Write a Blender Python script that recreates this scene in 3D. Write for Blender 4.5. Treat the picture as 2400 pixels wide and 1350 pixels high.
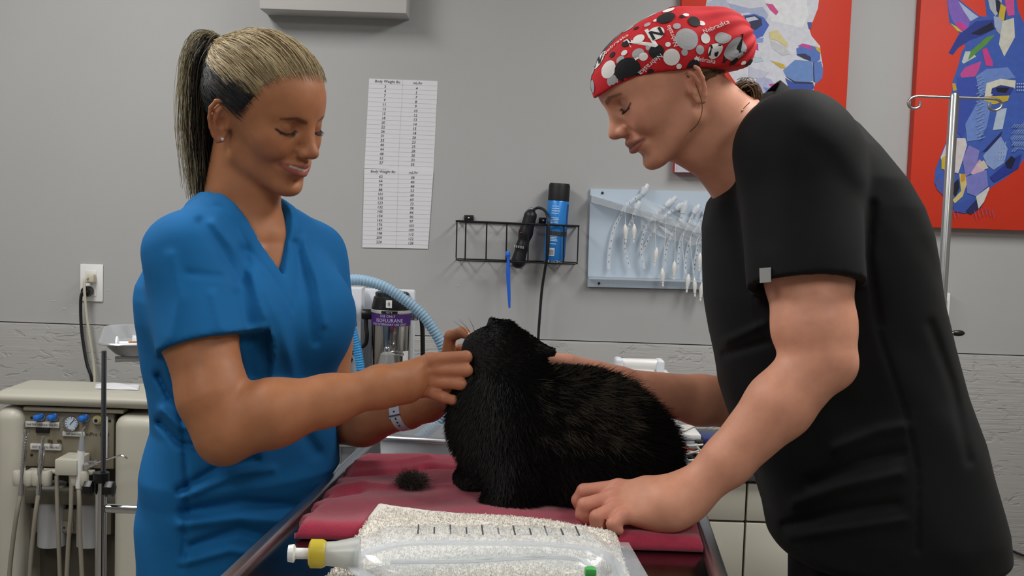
import bpy, bmesh, math, random
import numpy as np
from mathutils import Vector, Matrix
for o in list(bpy.data.objects): bpy.data.objects.remove(o, do_unlink=True)
SC = bpy.context.scene
COL = SC.collection
rng = np.random.default_rng(7)
random.seed(7)
# ---------------------------------------------------------------- camera
FPX, CAMH = 2500.0, 1.39
_p, _r = math.radians(3.9), math.radians(1.9)
C_F = np.array([0, math.cos(_p), -math.sin(_p)])
_r0 = np.array([1.0, 0, 0]); _u0 = np.array([0, math.sin(_p), math.cos(_p)])
C_R = math.cos(_r)*_r0 + math.sin(_r)*_u0
C_U = -math.sin(_r)*_r0 + math.cos(_r)*_u0
C_O = np.array([0, 0, CAMH])
cam_d = bpy.data.cameras.new('camera'); cam = bpy.data.objects.new('camera', cam_d); COL.objects.link(cam)
cam_d.sensor_width = 36.0; cam_d.lens = 36.0*FPX/2400.0; cam_d.clip_start = 0.02
M4 = Matrix.Identity(4)
for i in range(3):
    M4[i][0] = C_R[i]; M4[i][1] = C_U[i]; M4[i][2] = -C_F[i]; M4[i][3] = C_O[i]
cam.matrix_world = M4
SC.camera = cam
def ray(px, py): return C_F + C_R*((px-1200)/FPX) - C_U*((py-675)/FPX)
def P(px, py, Y):            # point seen at a pixel, at distance Y into the room
    d = ray(px, py); return C_O + d*(Y/d[1])
def G(px, py, z):            # point seen at a pixel, on the level z
    d = ray(px, py); return C_O + d*((z-CAMH)/d[2])
# ---------------------------------------------------------------- world, lights, exposure
w = bpy.data.worlds.new('world'); SC.world = w; w.use_nodes = True
w.node_tree.nodes['Background'].inputs[0].default_value = (0.5, 0.52, 0.55, 1)
w.node_tree.nodes['Background'].inputs[1].default_value = 0.05
SC.view_settings.view_transform = 'Standard'; SC.view_settings.look = 'None'
SC.view_settings.gamma = 1.0; SC.view_settings.use_curve_mapping = False
SC.view_settings.exposure = 0.25
CEIL = 2.72
LIGHTS = [(-1.30, 1.85, 26.5), (1.15, 1.80, 27.0), (-1.2, -0.4, 17.0), (1.2, -0.4, 17.0)]
for (lx, ly, pw) in LIGHTS:
    ld = bpy.data.lights.new('troffer_light', 'AREA'); ld.shape = 'RECTANGLE'; ld.size = 0.56; ld.size_y = 1.16
    ld.energy = pw; ld.color = (1.0, 0.99, 0.975)
    lo = bpy.data.objects.new('troffer_light', ld); COL.objects.link(lo); lo.location = (lx, ly, CEIL-0.045)
# ---------------------------------------------------------------- materials
def srgb(h):
    if isinstance(h, str):
        h = h.lstrip('#'); c = [int(h[i:i+2], 16)/255 for i in (0, 2, 4)]
    else: c = [v/255 for v in h]
    return tuple((v/12.92 if v <= 0.04045 else ((v+0.055)/1.055)**2.4) for v in c)
MATS = {}
def mat(name, col, rough=0.5, metal=0.0, spec=0.5, noise=None, bump=None, trans=0.0, alpha=1.0, sheen=0.0, coat=0.0, sss=0.0, emit=0.0, attr=None, ior=1.45):
    """col sRGB hex/tuple; noise=(scale, amount); bump=(scale, strength, stretch xyz or None)"""
    if name in MATS: return MATS[name]
    m = bpy.data.materials.new(name); m.use_nodes = True
    nt = m.node_tree; b = nt.nodes['Principled BSDF']
    c = srgb(col)
    b.inputs['Base Color'].default_value = (*c, 1); b.inputs['Roughness'].default_value = rough
    b.inputs['Metallic'].default_value = metal; b.inputs['Specular IOR Level'].default_value = spec
    b.inputs['Transmission Weight'].default_value = trans; b.inputs['Alpha'].default_value = alpha
    b.inputs['Sheen Weight'].default_value = sheen; b.inputs['Coat Weight'].default_value = coat
    b.inputs['IOR'].default_value = ior
    if sss:
        b.inputs['Subsurface Weight'].default_value = sss
        b.inputs['Subsurface Radius'].default_value = (0.010, 0.004, 0.002); b.inputs['Subsurface Scale'].default_value = 0.6
    if emit:
        b.inputs['Emission Color'].default_value = (*c, 1); b.inputs['Emission Strength'].default_value = emit
    tc = nt.nodes.new('ShaderNodeTexCoord')
    src = None
    if attr:
        an = nt.nodes.new('ShaderNodeAttribute'); an.attribute_name = attr; src = an.outputs['Color']
        nt.links.new(src, b.inputs['Base Color'])
    if noise:
        n = nt.nodes.new('ShaderNodeTexNoise'); n.inputs['Scale'].default_value = noise[0]; n.inputs['Detail'].default_value = 5
        nt.links.new(tc.outputs['Object'], n.inputs['Vector'])
        mr = nt.nodes.new('ShaderNodeMapRange'); mr.inputs[1].default_value = 0.3; mr.inputs[2].default_value = 0.7
        mr.inputs[3].default_value = 1-noise[1]; mr.inputs[4].default_value = 1+noise[1]*0.6
        nt.links.new(n.outputs['Fac'], mr.inputs[0])
        mx = nt.nodes.new('ShaderNodeVectorMath'); mx.operation = 'SCALE'
        if src: nt.links.new(src, mx.inputs[0])
        else: mx.inputs[0].default_value = c
        nt.links.new(mr.outputs[0], mx.inputs['Scale']); nt.links.new(mx.outputs[0], b.inputs['Base Color'])
    if bump:
        mp = nt.nodes.new('ShaderNodeMapping'); nt.links.new(tc.outputs['Object'], mp.inputs[0])
        if len(bump) > 2 and bump[2]: mp.inputs['Scale'].default_value = bump[2]
        n = nt.nodes.new('ShaderNodeTexNoise'); n.inputs['Scale'].default_value = bump[0]; n.inputs['Detail'].default_value = 6
        nt.links.new(mp.outputs[0], n.inputs['Vector'])
        bp = nt.nodes.new('ShaderNodeBump'); bp.inputs['Strength'].default_value = bump[1]; bp.inputs['Distance'].default_value = bump[3] if len(bump) > 3 else 0.002
        nt.links.new(n.outputs['Fac'], bp.inputs['Height']); nt.links.new(bp.outputs[0], b.inputs['Normal'])
    MATS[name] = m
    return m
# ---------------------------------------------------------------- objects
def tag(o, label=None, cat=None, group=None, kind=None):
    if label: o['label'] = label
    if cat: o['category'] = cat
    if group: o['group'] = group
    if kind: o['kind'] = kind
    return o
LOC = {}
def thing(name, label, cat, loc, group=None):
    o = bpy.data.objects.new(name, None); COL.objects.link(o); o.empty_display_size = 0.05
    o.location = tuple(float(v) for v in loc); LOC[o.name] = Vector(o.location)
    return tag(o, label, cat, group)
def link(name, me, m=None, parent=None):
    o = bpy.data.objects.new(name, me); COL.objects.link(o)
    if m is not None:
        for q in (m if isinstance(m, (list, tuple)) else [m]): me.materials.append(q)
    LOC[o.name] = Vector((0, 0, 0))
    if parent is not None:
        o.parent = parent; o.matrix_parent_inverse = Matrix.Translation(-LOC[parent.name])
    return o
def np_mesh(name, V, F, smooth=True):
    """fast mesh from arrays; F (n,3) or (n,4) or list"""
    me = bpy.data.meshes.new(name)
    if isinstance(F, np.ndarray):
        V = np.asarray(V, np.float32); n, k = F.shape
        me.vertices.add(len(V)); me.vertices.foreach_set('co', V.ravel())
        me.loops.add(n*k); me.loops.foreach_set('vertex_index', F.astype(np.int32).ravel())
        me.polygons.add(n); me.polygons.foreach_set('loop_start', np.arange(0, n*k, k, dtype=np.int32))
        me.update(calc_edges=True)
    else:
        me.from_pydata([tuple(map(float, v)) for v in V], [], [tuple(f) for f in F]); me.update()
    if smooth: me.polygons.foreach_set('use_smooth', np.ones(len(me.polygons), bool))
    return me
def color_attr(me, C, name='Col'):
    a = me.color_attributes.new(name, 'FLOAT_COLOR', 'POINT')
    C = np.asarray(C, np.float32)
    if C.shape[1] == 3: C = np.concatenate([C, np.ones((len(C), 1), np.float32)], 1)
    a.data.foreach_set('color', C.ravel())
def frame_from(d, upv=(0, 0, 1)):
    d = np.asarray(d, float); d = d/np.linalg.norm(d); u = np.asarray(upv, float)
    if abs(d@u) > 0.98: u = np.array([1.0, 0, 0])
    s = np.cross(u, d); s /= np.linalg.norm(s); return s, np.cross(d, s), d
def catmull(pts, n=8, closed=False):
    pts = [np.asarray(p, float) for p in pts]; out = []
    m = len(pts); segs = m if closed else m-1
    for i in range(segs):
        if closed: p0, p1, p2, p3 = pts[i-1], pts[i], pts[(i+1) % m], pts[(i+2) % m]
        else: p0, p1, p2, p3 = pts[max(i-1, 0)], pts[i], pts[i+1], pts[min(i+2, m-1)]
        for k in range(n):
            t = k/n; out.append(0.5*((2*p1)+(-p0+p2)*t+(2*p0-5*p1+4*p2-p3)*t*t+(-p0+3*p1-3*p2+p3)*t**3))
    if not closed: out.append(pts[-1])
    return np.array(out)
class MB:
    def __init__(s): s.v = []; s.f = []
    def add(s, V, F):
        o = len(s.v); s.v += [tuple(map(float, q)) for q in V]; s.f += [tuple(i+o for i in q) for q in F]; return s
    def box(s, c, size, R=None, bev=0.0, seg=2):
        c = np.asarray(c, float); hx = np.asarray(size, float)/2
        bm = bmesh.new(); bmesh.ops.create_cube(bm, size=1.0)
        for v in bm.verts: v.co = Vector((v.co.x*size[0], v.co.y*size[1], v.co.z*size[2]))
        if bev > 0:
            bev = min(bev, min(size)*0.49)
            bmesh.ops.bevel(bm, geom=bm.edges[:], offset=bev, segments=seg, profile=0.5, affect='EDGES')
        V = np.array([v.co[:] for v in bm.verts]); bm.verts.index_update()
        F = [[v.index for v in f.verts] for f in bm.faces]; bm.free()
        if R is not None: V = V@np.asarray(R).T
        return s.add(V+c, F)
    def box2(s, lo, hi, bev=0.0, seg=2):
        lo = np.asarray(lo, float); hi = np.asarray(hi, float); return s.box((lo+hi)/2, np.abs(hi-lo), None, bev, seg)
    def tube(s, pts, r, seg=8, cap=True, closed=False, upv=(0, 0, 1)):
        pts = np.asarray(pts, float); n = len(pts); rr = np.full(n, r) if np.isscalar(r) else np.asarray(r, float)
        T = np.gradient(pts, axis=0) if not closed else np.roll(pts, -1, 0)-np.roll(pts, 1, 0)
        V = []; prev = None
        for i in range(n):
            t = T[i]/(np.linalg.norm(T[i])+1e-12)
            if prev is None: a, b, _ = frame_from(t, upv)
            else:
                a = prev-t*(prev@t); a /= np.linalg.norm(a)+1e-12; b = np.cross(t, a)
            prev = a
            for k in range(seg):
                th = 2*math.pi*k/seg; V.append(pts[i]+rr[i]*(math.cos(th)*a+math.sin(th)*b))
        F = []
        for i in range(n if closed else n-1):
            j = (i+1) % n
            for k in range(seg):
                l = (k+1) % seg; F.append((i*seg+k, i*seg+l, j*seg+l, j*seg+k))
        if cap and not closed:
            F.append(tuple(range(seg))[::-1]); F.append(tuple((n-1)*seg+k for k in range(seg)))
        return s.add(V, F)
    def cyl(s, a, b, r, r2=None, seg=20):
        return s.tube([a, b], [r, r if r2 is None else r2], seg)
    def lathe(s, prof, o, axis=(0, 0, 1), seg=28):
        """prof: list of (radius, height)"""
        a, b, d = frame_from(axis, (0, 1, 0) if abs(axis[2]) > 0.9 else (0, 0, 1)); o = np.asarray(o, float); V = []
        for (r, h) in prof:
            for k in range(seg):
                th = 2*math.pi*k/seg; V.append(o+d*h+r*(math.cos(th)*a+math.sin(th)*b))
        F = []
        for i in range(len(prof)-1):
            for k in range(seg):
                l = (k+1) % seg; F.append((i*seg+k, i*seg+l, (i+1)*seg+l, (i+1)*seg+k))
        F.append(tuple(range(seg))[::-1]); F.append(tuple((len(prof)-1)*seg+k for k in range(seg)))
        return s.add(V, F)
    def prism(s, poly, depth):
        """poly: list of 3-D points (planar loop); depth: 3-D vector"""
        n = len(poly); depth = np.asarray(depth, float); A = [np.asarray(p, float) for p in poly]
        V = A+[p+depth for p in A]
        F = [tuple(range(n))[::-1], tuple(range(n, 2*n))]+[(i, (i+1) % n, n+(i+1) % n, n+i) for i in range(n)]
        return s.add(V, F)
    def sphere(s, c, r, seg=14, rings=8, R=None):
        r = np.array([r]*3) if np.isscalar(r) else np.asarray(r, float); V = []; F = []
        for i in range(rings+1):
            ph = math.pi*i/rings
            for k in range(seg):
                th = 2*math.pi*k/seg; V.append((math.sin(ph)*math.cos(th), math.sin(ph)*math.sin(th), math.cos(ph)))
        for i in range(rings):
            for k in range(seg):
                l = (k+1) % seg; F.append((i*seg+k, (i+1)*seg+k, (i+1)*seg+l, i*seg+l))
        V = np.array(V)*r
        if R is not None: V = V@np.asarray(R).T
        return s.add(V+np.asarray(c, float), F)
    def build(s, name, m=None, parent=None, smooth=True, ang=40):
        me = bpy.data.meshes.new(name); me.from_pydata(s.v, [], s.f); me.update()
        bm = bmesh.new(); bm.from_mesh(me); bmesh.ops.recalc_face_normals(bm, faces=bm.faces[:])
        lim = math.radians(ang)
        for f in bm.faces: f.smooth = smooth
        if smooth:
            for e in bm.edges:
                if len(e.link_faces) == 2 and e.calc_face_angle(0.0) > lim: e.smooth = False
        bm.to_mesh(me); bm.free()
        return link(name, me, m, parent)
def text_geo(body, size=1.0, align='LEFT', shear=0.0, spacing=1.0, line=1.0, res=2):
    cu = bpy.data.curves.new('lettering', 'FONT'); cu.body = body; cu.size = size; cu.align_x = align; cu.shear = shear
    cu.space_character = spacing; cu.space_line = line; cu.resolution_u = res
    ob = bpy.data.objects.new('lettering_tmp', cu); COL.objects.link(ob)
    dg = bpy.context.evaluated_depsgraph_get(); me = bpy.data.meshes.new_from_object(ob.evaluated_get(dg))
    V = np.array([v.co[:] for v in me.vertices]).reshape(-1, 3); F = [tuple(p.vertices) for p in me.polygons]
    bpy.data.objects.remove(ob, do_unlink=True); bpy.data.meshes.remove(me); bpy.data.curves.remove(cu)
    return V, F
def text_on(items, name, o, ax, ay, m, parent, off=None):
    """items: list of (string, x, y, height, align[, shear]) laid out on the plane o + x*ax + y*ay, one mesh"""
    ax = np.asarray(ax, float); ay = np.asarray(ay, float); o = np.asarray(o, float)
    V = []; F = []
    for it in items:
        v, f = text_geo(it[0], it[3], it[4], it[5] if len(it) > 5 else 0.0)
        if not len(v): continue
        n = len(V); V += [o+ax*(it[1]+q[0])+ay*(it[2]+q[1]) for q in v]; F += [tuple(i+n for i in q) for q in f]
    me = np_mesh(name, V, F, smooth=False)
    return link(name, me, m, parent)
# ---------------------------------------------------------------- implicit surfaces
def smin(a, b, k):
    if k <= 0: return np.minimum(a, b)
    h = np.maximum(k-np.abs(a-b), 0)/k; return np.minimum(a, b)-h*h*k*0.25
def smax(a, b, k): return -smin(-a, -b, k)
def d_rc(p, a, b, ra, rb):
    a = np.asarray(a, np.float32); b = np.asarray(b, np.float32); ba = b-a
    t = np.clip(((p-a)@ba)/(ba@ba+1e-12), 0, 1)
    q = p-a-t[:, None]*ba
    return np.sqrt((q*q).sum(1))-(ra+t*(rb-ra))
def d_el(p, c, r, R=None):
    q = p-np.asarray(c, np.float32)
    if R is not None: q = q@np.asarray(R, np.float32)
    r = np.asarray(r, np.float32); q1 = q/r; k0 = np.sqrt((q1*q1).sum(1)); q2 = q1/r; k1 = np.sqrt((q2*q2).sum(1))+1e-9
    return k0*(k0-1)/k1
def d_seg(p, a, b):
    return d_rc(p, a, b, 0.0, 0.0)
def d_poly(p, pts):
    d = None
    for i in range(len(pts)-1):
        e = d_seg(p, pts[i], pts[i+1]); d = e if d is None else np.minimum(d, e)
    return d
def run_ops(p, ops, d=None):
    for o in ops:
        t = o[0]
        if t == 'rc': e = d_rc(p, o[1], o[2], o[3], o[4]); k = o[5]
        elif t == 'el': e = d_el(p, o[1], o[2], o[3]); k = o[4]
        elif t == 'sub_el': d = smax(d, -d_el(p, o[1], o[2], o[3]), o[4]); continue
        elif t == 'sub_rc': d = smax(d, -d_rc(p, o[1], o[2], o[3], o[4]), o[5]); continue
        elif t == 'fn': e = o[1](p); k = o[2]
        d = e if d is None else smin(d, e, k)
    return d
def ev(f, p, n=400000):
    if len(p) <= n: return f(p)
    return np.concatenate([f(p[i:i+n]) for i in range(0, len(p), n)])
def polygonize(f, lo, hi, h, smooth=1, B=8, thr=1.25):
    lo = np.asarray(lo, float); hi = np.asarray(hi, float)
    nb = np.ceil((hi-lo)/(h*B)).astype(int)+1; n = nb*B
    g = np.stack(np.meshgrid(*[np.arange(k) for k in nb], indexing='ij'), -1).reshape(-1, 3)
    cen = (lo+(g*B+(B-1)/2)*h).astype(np.float32)
    vc = ev(f, cen)
    act = np.abs(vc) < thr*B*h
    Vv = np.repeat(np.repeat(np.repeat(np.where(vc < 0, -1., 1.).astype(np.float32).reshape(nb), B, 0), B, 1), B, 2)
    ai = g[act]
    off = np.stack(np.meshgrid(*[np.arange(B)]*3, indexing='ij'), -1).reshape(-1, 3)
    for s in range(0, len(ai), 700):
        idx = (ai[s:s+700, None, :]*B+off[None]).reshape(-1, 3)
        Vv[idx[:, 0], idx[:, 1], idx[:, 2]] = f((lo+idx*h).astype(np.float32))
    ins = Vv < 0
    sl = [(slice(a, -1 if a == 0 else None)) for a in (0, 1)]
    cor = [(i, j, k) for i in (0, 1) for j in (0, 1) for k in (0, 1)]
    any_ = np.zeros(n-1, bool); all_ = np.ones(n-1, bool)
    for (i, j, k) in cor:
        q = ins[sl[i], sl[j], sl[k]]; any_ |= q; all_ &= q
    mix = any_ & ~all_
    ci = np.argwhere(mix)
    cv = np.stack([Vv[ci[:, 0]+i, ci[:, 1]+j, ci[:, 2]+k] for (i, j, k) in cor], 1)
    sm = np.zeros((len(ci), 3), np.float32); ct = np.zeros(len(ci), np.float32)
    for a in range(8):
        for ax, bit in ((0, 4), (1, 2), (2, 1)):
            if a & bit: continue
            b = a | bit; va, vb = cv[:, a], cv[:, b]; ch = (va < 0) != (vb < 0)
            t = np.where(ch, va/(va-vb+1e-20), 0)
            pos = np.array(cor[a], np.float32)[None].repeat(len(ci), 0); pos[:, ax] += t
            sm += pos*ch[:, None]; ct += ch
    Vt = lo+(ci+sm/ct[:, None])*h
    idm = np.full(n-1, -1, np.int32); idm[mix] = np.arange(len(ci))
    Fs = []
    for ax in range(3):
        s0 = [slice(1, -1)]*3; s1 = [slice(1, -1)]*3
        s0[ax] = slice(0, -1); s1[ax] = slice(1, None)
        e0 = ins[tuple(s0)]; e1 = ins[tuple(s1)]
        ed = np.argwhere(e0 != e1)
        if not len(ed): continue
        flag = e0[ed[:, 0], ed[:, 1], ed[:, 2]]
        base = ed+1; base[:, ax] -= 1
        u, v = (ax+1) % 3, (ax+2) % 3
        def cell(du, dv):
            q = base.copy(); q[:, u] -= du; q[:, v] -= dv
            q = np.minimum(q, np.array(n)-2)
            return idm[q[:, 0], q[:, 1], q[:, 2]]
        quad = np.stack([cell(1, 1), cell(0, 1), cell(0, 0), cell(1, 0)], 1)
        quad[~flag] = quad[~flag][:, ::-1]
        Fs.append(quad[(quad >= 0).all(1)])
    F = np.concatenate(Fs)
    for _ in range(smooth):
        acc = np.zeros_like(Vt); c = np.zeros(len(Vt))
        for a, b in ((0, 1), (1, 2), (2, 3), (3, 0)):
            for s, t in ((a, b), (b, a)):
                for d in range(3): acc[:, d] += np.bincount(F[:, s], Vt[F[:, t], d], len(Vt))
                c += np.bincount(F[:, s], minlength=len(Vt))
        Vt = Vt*0.45+0.55*acc/np.maximum(c, 1)[:, None]
    return Vt, F
def grad(f, p, e=0.001):
    g = np.stack([f(p+np.eye(3, dtype=np.float32)[i]*e)-f(p-np.eye(3, dtype=np.float32)[i]*e) for i in range(3)], 1)
    return g/(np.linalg.norm(g, axis=1)[:, None]+1e-12)
def join_vf(parts):
    V = []; F = []; n = 0
    for v, f in parts: V.append(v); F.append(f+n); n += len(v)
    return np.concatenate(V), np.concatenate(F)
def cut_faces(V, F, keep):
    """drop faces with a vertex where keep is False"""
    F = F[keep[F].all(1)]; used = np.zeros(len(V), bool); used[F.ravel()] = True
    m = np.cumsum(used)-1
    return V[used], m[F]
def R_ypr(yaw, pit, rol):
    y, p, r = (math.radians(v) for v in (yaw, pit, rol))
    cy, sy, cp, sp, cr, sr = math.cos(y), math.sin(y), math.cos(p), math.sin(p), math.cos(r), math.sin(r)
    return (np.array([[cy, -sy, 0], [sy, cy, 0], [0, 0, 1]])@np.array([[cp, 0, sp], [0, 1, 0], [-sp, 0, cp]])@np.array([[1, 0, 0], [0, cr, -sr], [0, sr, cr]]))
def pxbox(mb, x0, y0, x1, y1, Y, depth, bev=0.0, seg=2):
    """upright box whose front face covers a pixel rectangle at distance Y"""
    c = P((x0+x1)/2, (y0+y1)/2, Y); s = Y/FPX*1.002
    return mb.box(c+np.array([0, depth/2, 0]), (abs(x1-x0)*s, depth, abs(y1-y0)*s), None, bev, seg)
# ---------------------------------------------------------------- room shell
WY = 3.27
def concrete_mat():
    m = bpy.data.materials.new('painted_board_concrete'); m.use_nodes = True; nt = m.node_tree; b = nt.nodes['Principled BSDF']
    b.inputs['Base Color'].default_value = (*srgb('#a3a2a0'), 1); b.inputs['Roughness'].default_value = 0.55
    tc = nt.nodes.new('ShaderNodeTexCoord')
    def noise(scale, sc, detail=6, dist=0.0):
        mp = nt.nodes.new('ShaderNodeMapping'); mp.inputs['Scale'].default_value = sc; nt.links.new(tc.outputs['Object'], mp.inputs[0])
        n = nt.nodes.new('ShaderNodeTexNoise'); n.inputs['Scale'].default_value = scale; n.inputs['Detail'].default_value = detail; n.inputs['Distortion'].default_value = dist
        nt.links.new(mp.outputs[0], n.inputs['Vector']); return n.outputs['Fac']
    a = noise(26, (0.22, 1, 6), 7, 0.5); c = noise(24, (0.6, 1, 1.5), 5, 1.2)
    cr = nt.nodes.new('ShaderNodeMapRange'); cr.inputs[1].default_value = 0.34; cr.inputs[2].default_value = 0.44; nt.links.new(c, cr.inputs[0])
    d = noise(3, (1, 1, 1), 3)
    mr = nt.nodes.new('ShaderNodeMapRange'); mr.inputs[1].default_value = 0.4; mr.inputs[2].default_value = 0.65; nt.links.new(d, mr.inputs[0])
    mu = nt.nodes.new('ShaderNodeMath'); mu.operation = 'MULTIPLY'; nt.links.new(a, mu.inputs[0]); nt.links.new(mr.outputs[0], mu.inputs[1])
    ad = nt.nodes.new('ShaderNodeMath'); ad.operation = 'MULTIPLY_ADD'; nt.links.new(cr.outputs[0], ad.inputs[0]); ad.inputs[1].default_value = 0.45; nt.links.new(mu.outputs[0], ad.inputs[2])
    bp = nt.nodes.new('ShaderNodeBump'); bp.inputs['Strength'].default_value = 1.0; bp.inputs['Distance'].default_value = 0.0035
    nt.links.new(ad.outputs[0], bp.inputs['Height']); nt.links.new(bp.outputs[0], b.inputs['Normal'])
    return m
m_wall = mat('grey_wall_paint', '#a9aaaa', 0.5, noise=(1.6, 0.04), bump=(160, 0.12, None, 0.001))
m_conc = concrete_mat()
m_floor = mat('floor_vinyl', '#7d7770', 0.45, noise=(5, 0.12))
m_ceil = mat('ceiling_white', '#d8d6d0', 0.9)
m_side = mat('side_wall_paint', '#b4b1ab', 0.6)
def struct(name, lo, hi, m, bev=0.0):
    o = MB().box2(lo, hi, bev).build(name, m); o['kind'] = 'structure'; return o
XL, XR, YB = -2.9, 2.9, -2.7
struct('floor', (XL-.1, YB-.1, -0.1), (XR+.1, WY+.12, 0), m_floor)
struct('ceiling', (XL-.1, YB-.1, CEIL), (XR+.1, WY+.12, CEIL+0.1), m_ceil)
struct('wall_back', (XL, WY, 1.012), (XR, WY+.12, CEIL), m_wall)
struct('wall_back_lower', (XL, WY-0.012, 0), (XR, WY+.12, 1.009), m_conc, 0.006)
struct('wall_left', (XL-.1, YB, 0), (XL, WY, CEIL), m_side)
struct('wall_right', (XR, YB, 0), (XR+.1, WY, CEIL), m_side)
struct('wall_front', (XL, YB-.1, 0), (XR, YB, CEIL), m_side)
# small flakes and filled screw holes on the wall paint
mb = MB()
for (px, py, r) in [(1052, 660, .003), (1074, 670, .004), (762, 557, .005), (175, 737, .004), (150, 723, .006), (125, 705, .005), (255, 680, .004), (975, 120, .003)]:
    c = P(px, py, WY); mb.sphere(c, (r*1.0, .0008, r*.5), 8, 5)
fl = mb.build('paint_flaws', mat('flaw_paint', '#b4b4b2', .5)); fl.name = 'trim_1'; fl['kind'] = 'structure'
m_troff = mat('troffer_white', '#e6e6e2', 0.5); m_diff = mat('troffer_diffuser', '#fffaf0', 0.5, emit=1.2)
for i, (lx, ly, pw) in enumerate(LIGHTS):
    t = thing('ceiling_light', ['recessed ceiling light panel nearest the back wall on the outlet side', 'recessed ceiling light panel nearest the back wall on the paintings side', 'recessed ceiling light panel far from the back wall on the outlet side', 'recessed ceiling light panel far from the back wall on the paintings side'][i], 'ceiling light', (lx, ly, CEIL-0.03), 'ceiling light panels')
    fr = MB()
    for sx in (-1, 1): fr.box((lx+sx*.29, ly, CEIL-.016), (.03, 1.24, .03), None, .004)
    for sy in (-1, 1): fr.box((lx, ly+sy*.605, CEIL-.016), (.56, .03, .03), None, .004)
    fr.build('frame', m_troff, t)
    MB().box((lx, ly, CEIL-.008), (.555, 1.17, .014)).build('diffuser', m_diff, t)
# ---------------------------------------------------------------- heads (local frame: x forward, y left, z up, origin between the ears)
def head_ops(g):
    """g: dict of tweaks. primitives are mirrored by evaluating on |y|"""
    sm = g.get('smile', 0.0); op = g.get('open', 0.0)
    cz = -.0415+.0045*sm; cx = .0895-.002*sm; cy = .0245+.0035*sm      # mouth corner
    o = [
     ('el', (-.002, 0, .047-g.get('low', 0)), (.095, .072, .081-g.get('low', 0)), None, 0),
     ('el', (.044+g.get('fore', 0), 0, .050-g.get('low', 0)*.6), (.056, .056, .060-g.get('low', 0)*.6), None, .03),          # forehead
     ('el', (.040, 0, -.012), (.053, .052, .064), None, .03),         # face mass
     ('rc', (.010, .043, -.045), (.070, .016, -.071), .012, .014, .03),  # jaw
     ('el', (.0815, 0, -.0755), (.0155, .0185, .0135), None, .016),   # chin
     ('el', (.060, .043, .000), (.020, .014, .013), None, .022),      # cheek bone
     ('el', (.066, .033, -.020+.004*sm), (.021, .018, .016), None, .02),  # cheek
     ('rc', (.089, .008, .0375), (.072, .043, .0385), .0075, .006, .014),  # brow ridge
     ('el', (.081, 0, -.040), (.021, .027, .021), None, .014),        # muzzle
     ('sub_el', (.0985, .0305, .0205), (.0145, .0165, .0105), None, .012),  # socket
     ('el', (.0765, .0310, .0195), (.0140, .0160, .0135), None, .004),  # closed lid ball
     ('rc', (.0940, 0, .0285), (.1075, 0, -.003), .0068, .0088, .010),  # nose bridge
     ('el', (.1115, 0, -.0120), (.0125, .0100, .0095), None, .008),   # tip
     ('el', (.1035, .0118, -.0150), (.0105, .0065, .0075), None, .006),  # wings
     ('rc', (.1005, 0, -.0215), (.1105, 0, -.0165), .0045, .0045, .005),
     ('sub_el', (.1065, .0058, -.0215), (.0055, .0030, .0040), None, .003),
     ('rc', (.1015, .004, -.0350), (cx, cy, cz+.0012), .0056, .0026, .006),   # upper lip
     ('rc', (.1000, .003, -.0478-.002*op), (cx, cy-.002, cz-.0012), .0068, .0026, .006),  # lower lip
     ('sub_rc', (.1090, 0, -.0418-.001*op), (cx+.004, cy+.001, cz), .0016+.0016*op, .0012, .0025),
     ('sub_el', (.0985, 0, -.0600), (.008, .016, .0045), None, .010),  # under lip
     ('sub_el', (cx-.002, cy+.0075, cz), (.006, .0035, .0055), None, .008),  # corner dimple
    ]
    if g.get('fold'):
        o.append(('sub_rc', (.097, .019, -.017), (cx+.002, cy+.009, cz+.002), .0018, .0016, .006))
    return o
def ear_ops(dz=-.004, fl=27, out=0.0, sc=1.0):
    a = math.radians(fl); ex = np.array([math.cos(a), -math.sin(a), 0]); n = np.array([math.sin(a), math.cos(a), 0]); E0 = np.array([-.008, .0655+out, .006+dz]); R = np.stack([ex, n, [0, 0, 1]], 1)
    def pt(x, z, o=0.0): return E0+sc*(ex*x+n*o+np.array([0, 0, z]))
    o = [('el', pt(-.001, .003), (.0150*sc, .0024, .0245*sc), R, 0), ('el', pt(.000, -.002, -.006), (.012, .008, .019), R, .005)]
    H = [(.006, .001, .0005), (.011, .012, .001), (.0085, .023, .002), (.000, .0305, .003), (-.0105, .0285, .0035), (-.0165, .018, .004), (-.0165, .003, .004), (-.0125, -.010, .003), (-.007, -.0195, .002), (-.001, -.0255, .001), (.005, -.023, .0005), (.0075, -.014, .000)]
    rr = [.0022, .0026, .0030, .0032, .0032, .0031, .0029, .0027, .0036, .0046, .0040, .0025]
    for i in range(len(H)-1): o.append(('rc', pt(*H[i]), pt(*H[i+1]), rr[i], rr[i+1], .002))
    A = [(-.001, .0215, .0022), (-.007, .012, .0028), (-.0085, .001, .0026), (-.0035, -.009, .0022)]
    for i in range(3): o.append(('rc', pt(*A[i]), pt(*A[i+1]), .0024, .0024, .002))
    o.append(('sub_el', pt(.0010, -.0005, .0045), (.0070*sc, .0062, .0100*sc), R, .002))
    o.append(('rc', pt(.0085, -.006, .002), pt(.0095, .002, .001), .0036, .0028, .003))
    return o
def head_sdf(q, g, ears=True):
    s = q.copy(); s[:, 1] = np.abs(s[:, 1])
    d = run_ops(s, g['ops'])
    if ears:
        near = (np.abs(s[:, 0]+.008) < .06) & (np.abs(s[:, 2]-.005) < .07) & (s[:, 1] > .04)
        e = np.full(len(s), .05, np.float32)
        if near.any(): e[near] = run_ops(s[near], g['ears'])
        d = smin(d, e, .005)
    return d
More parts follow.
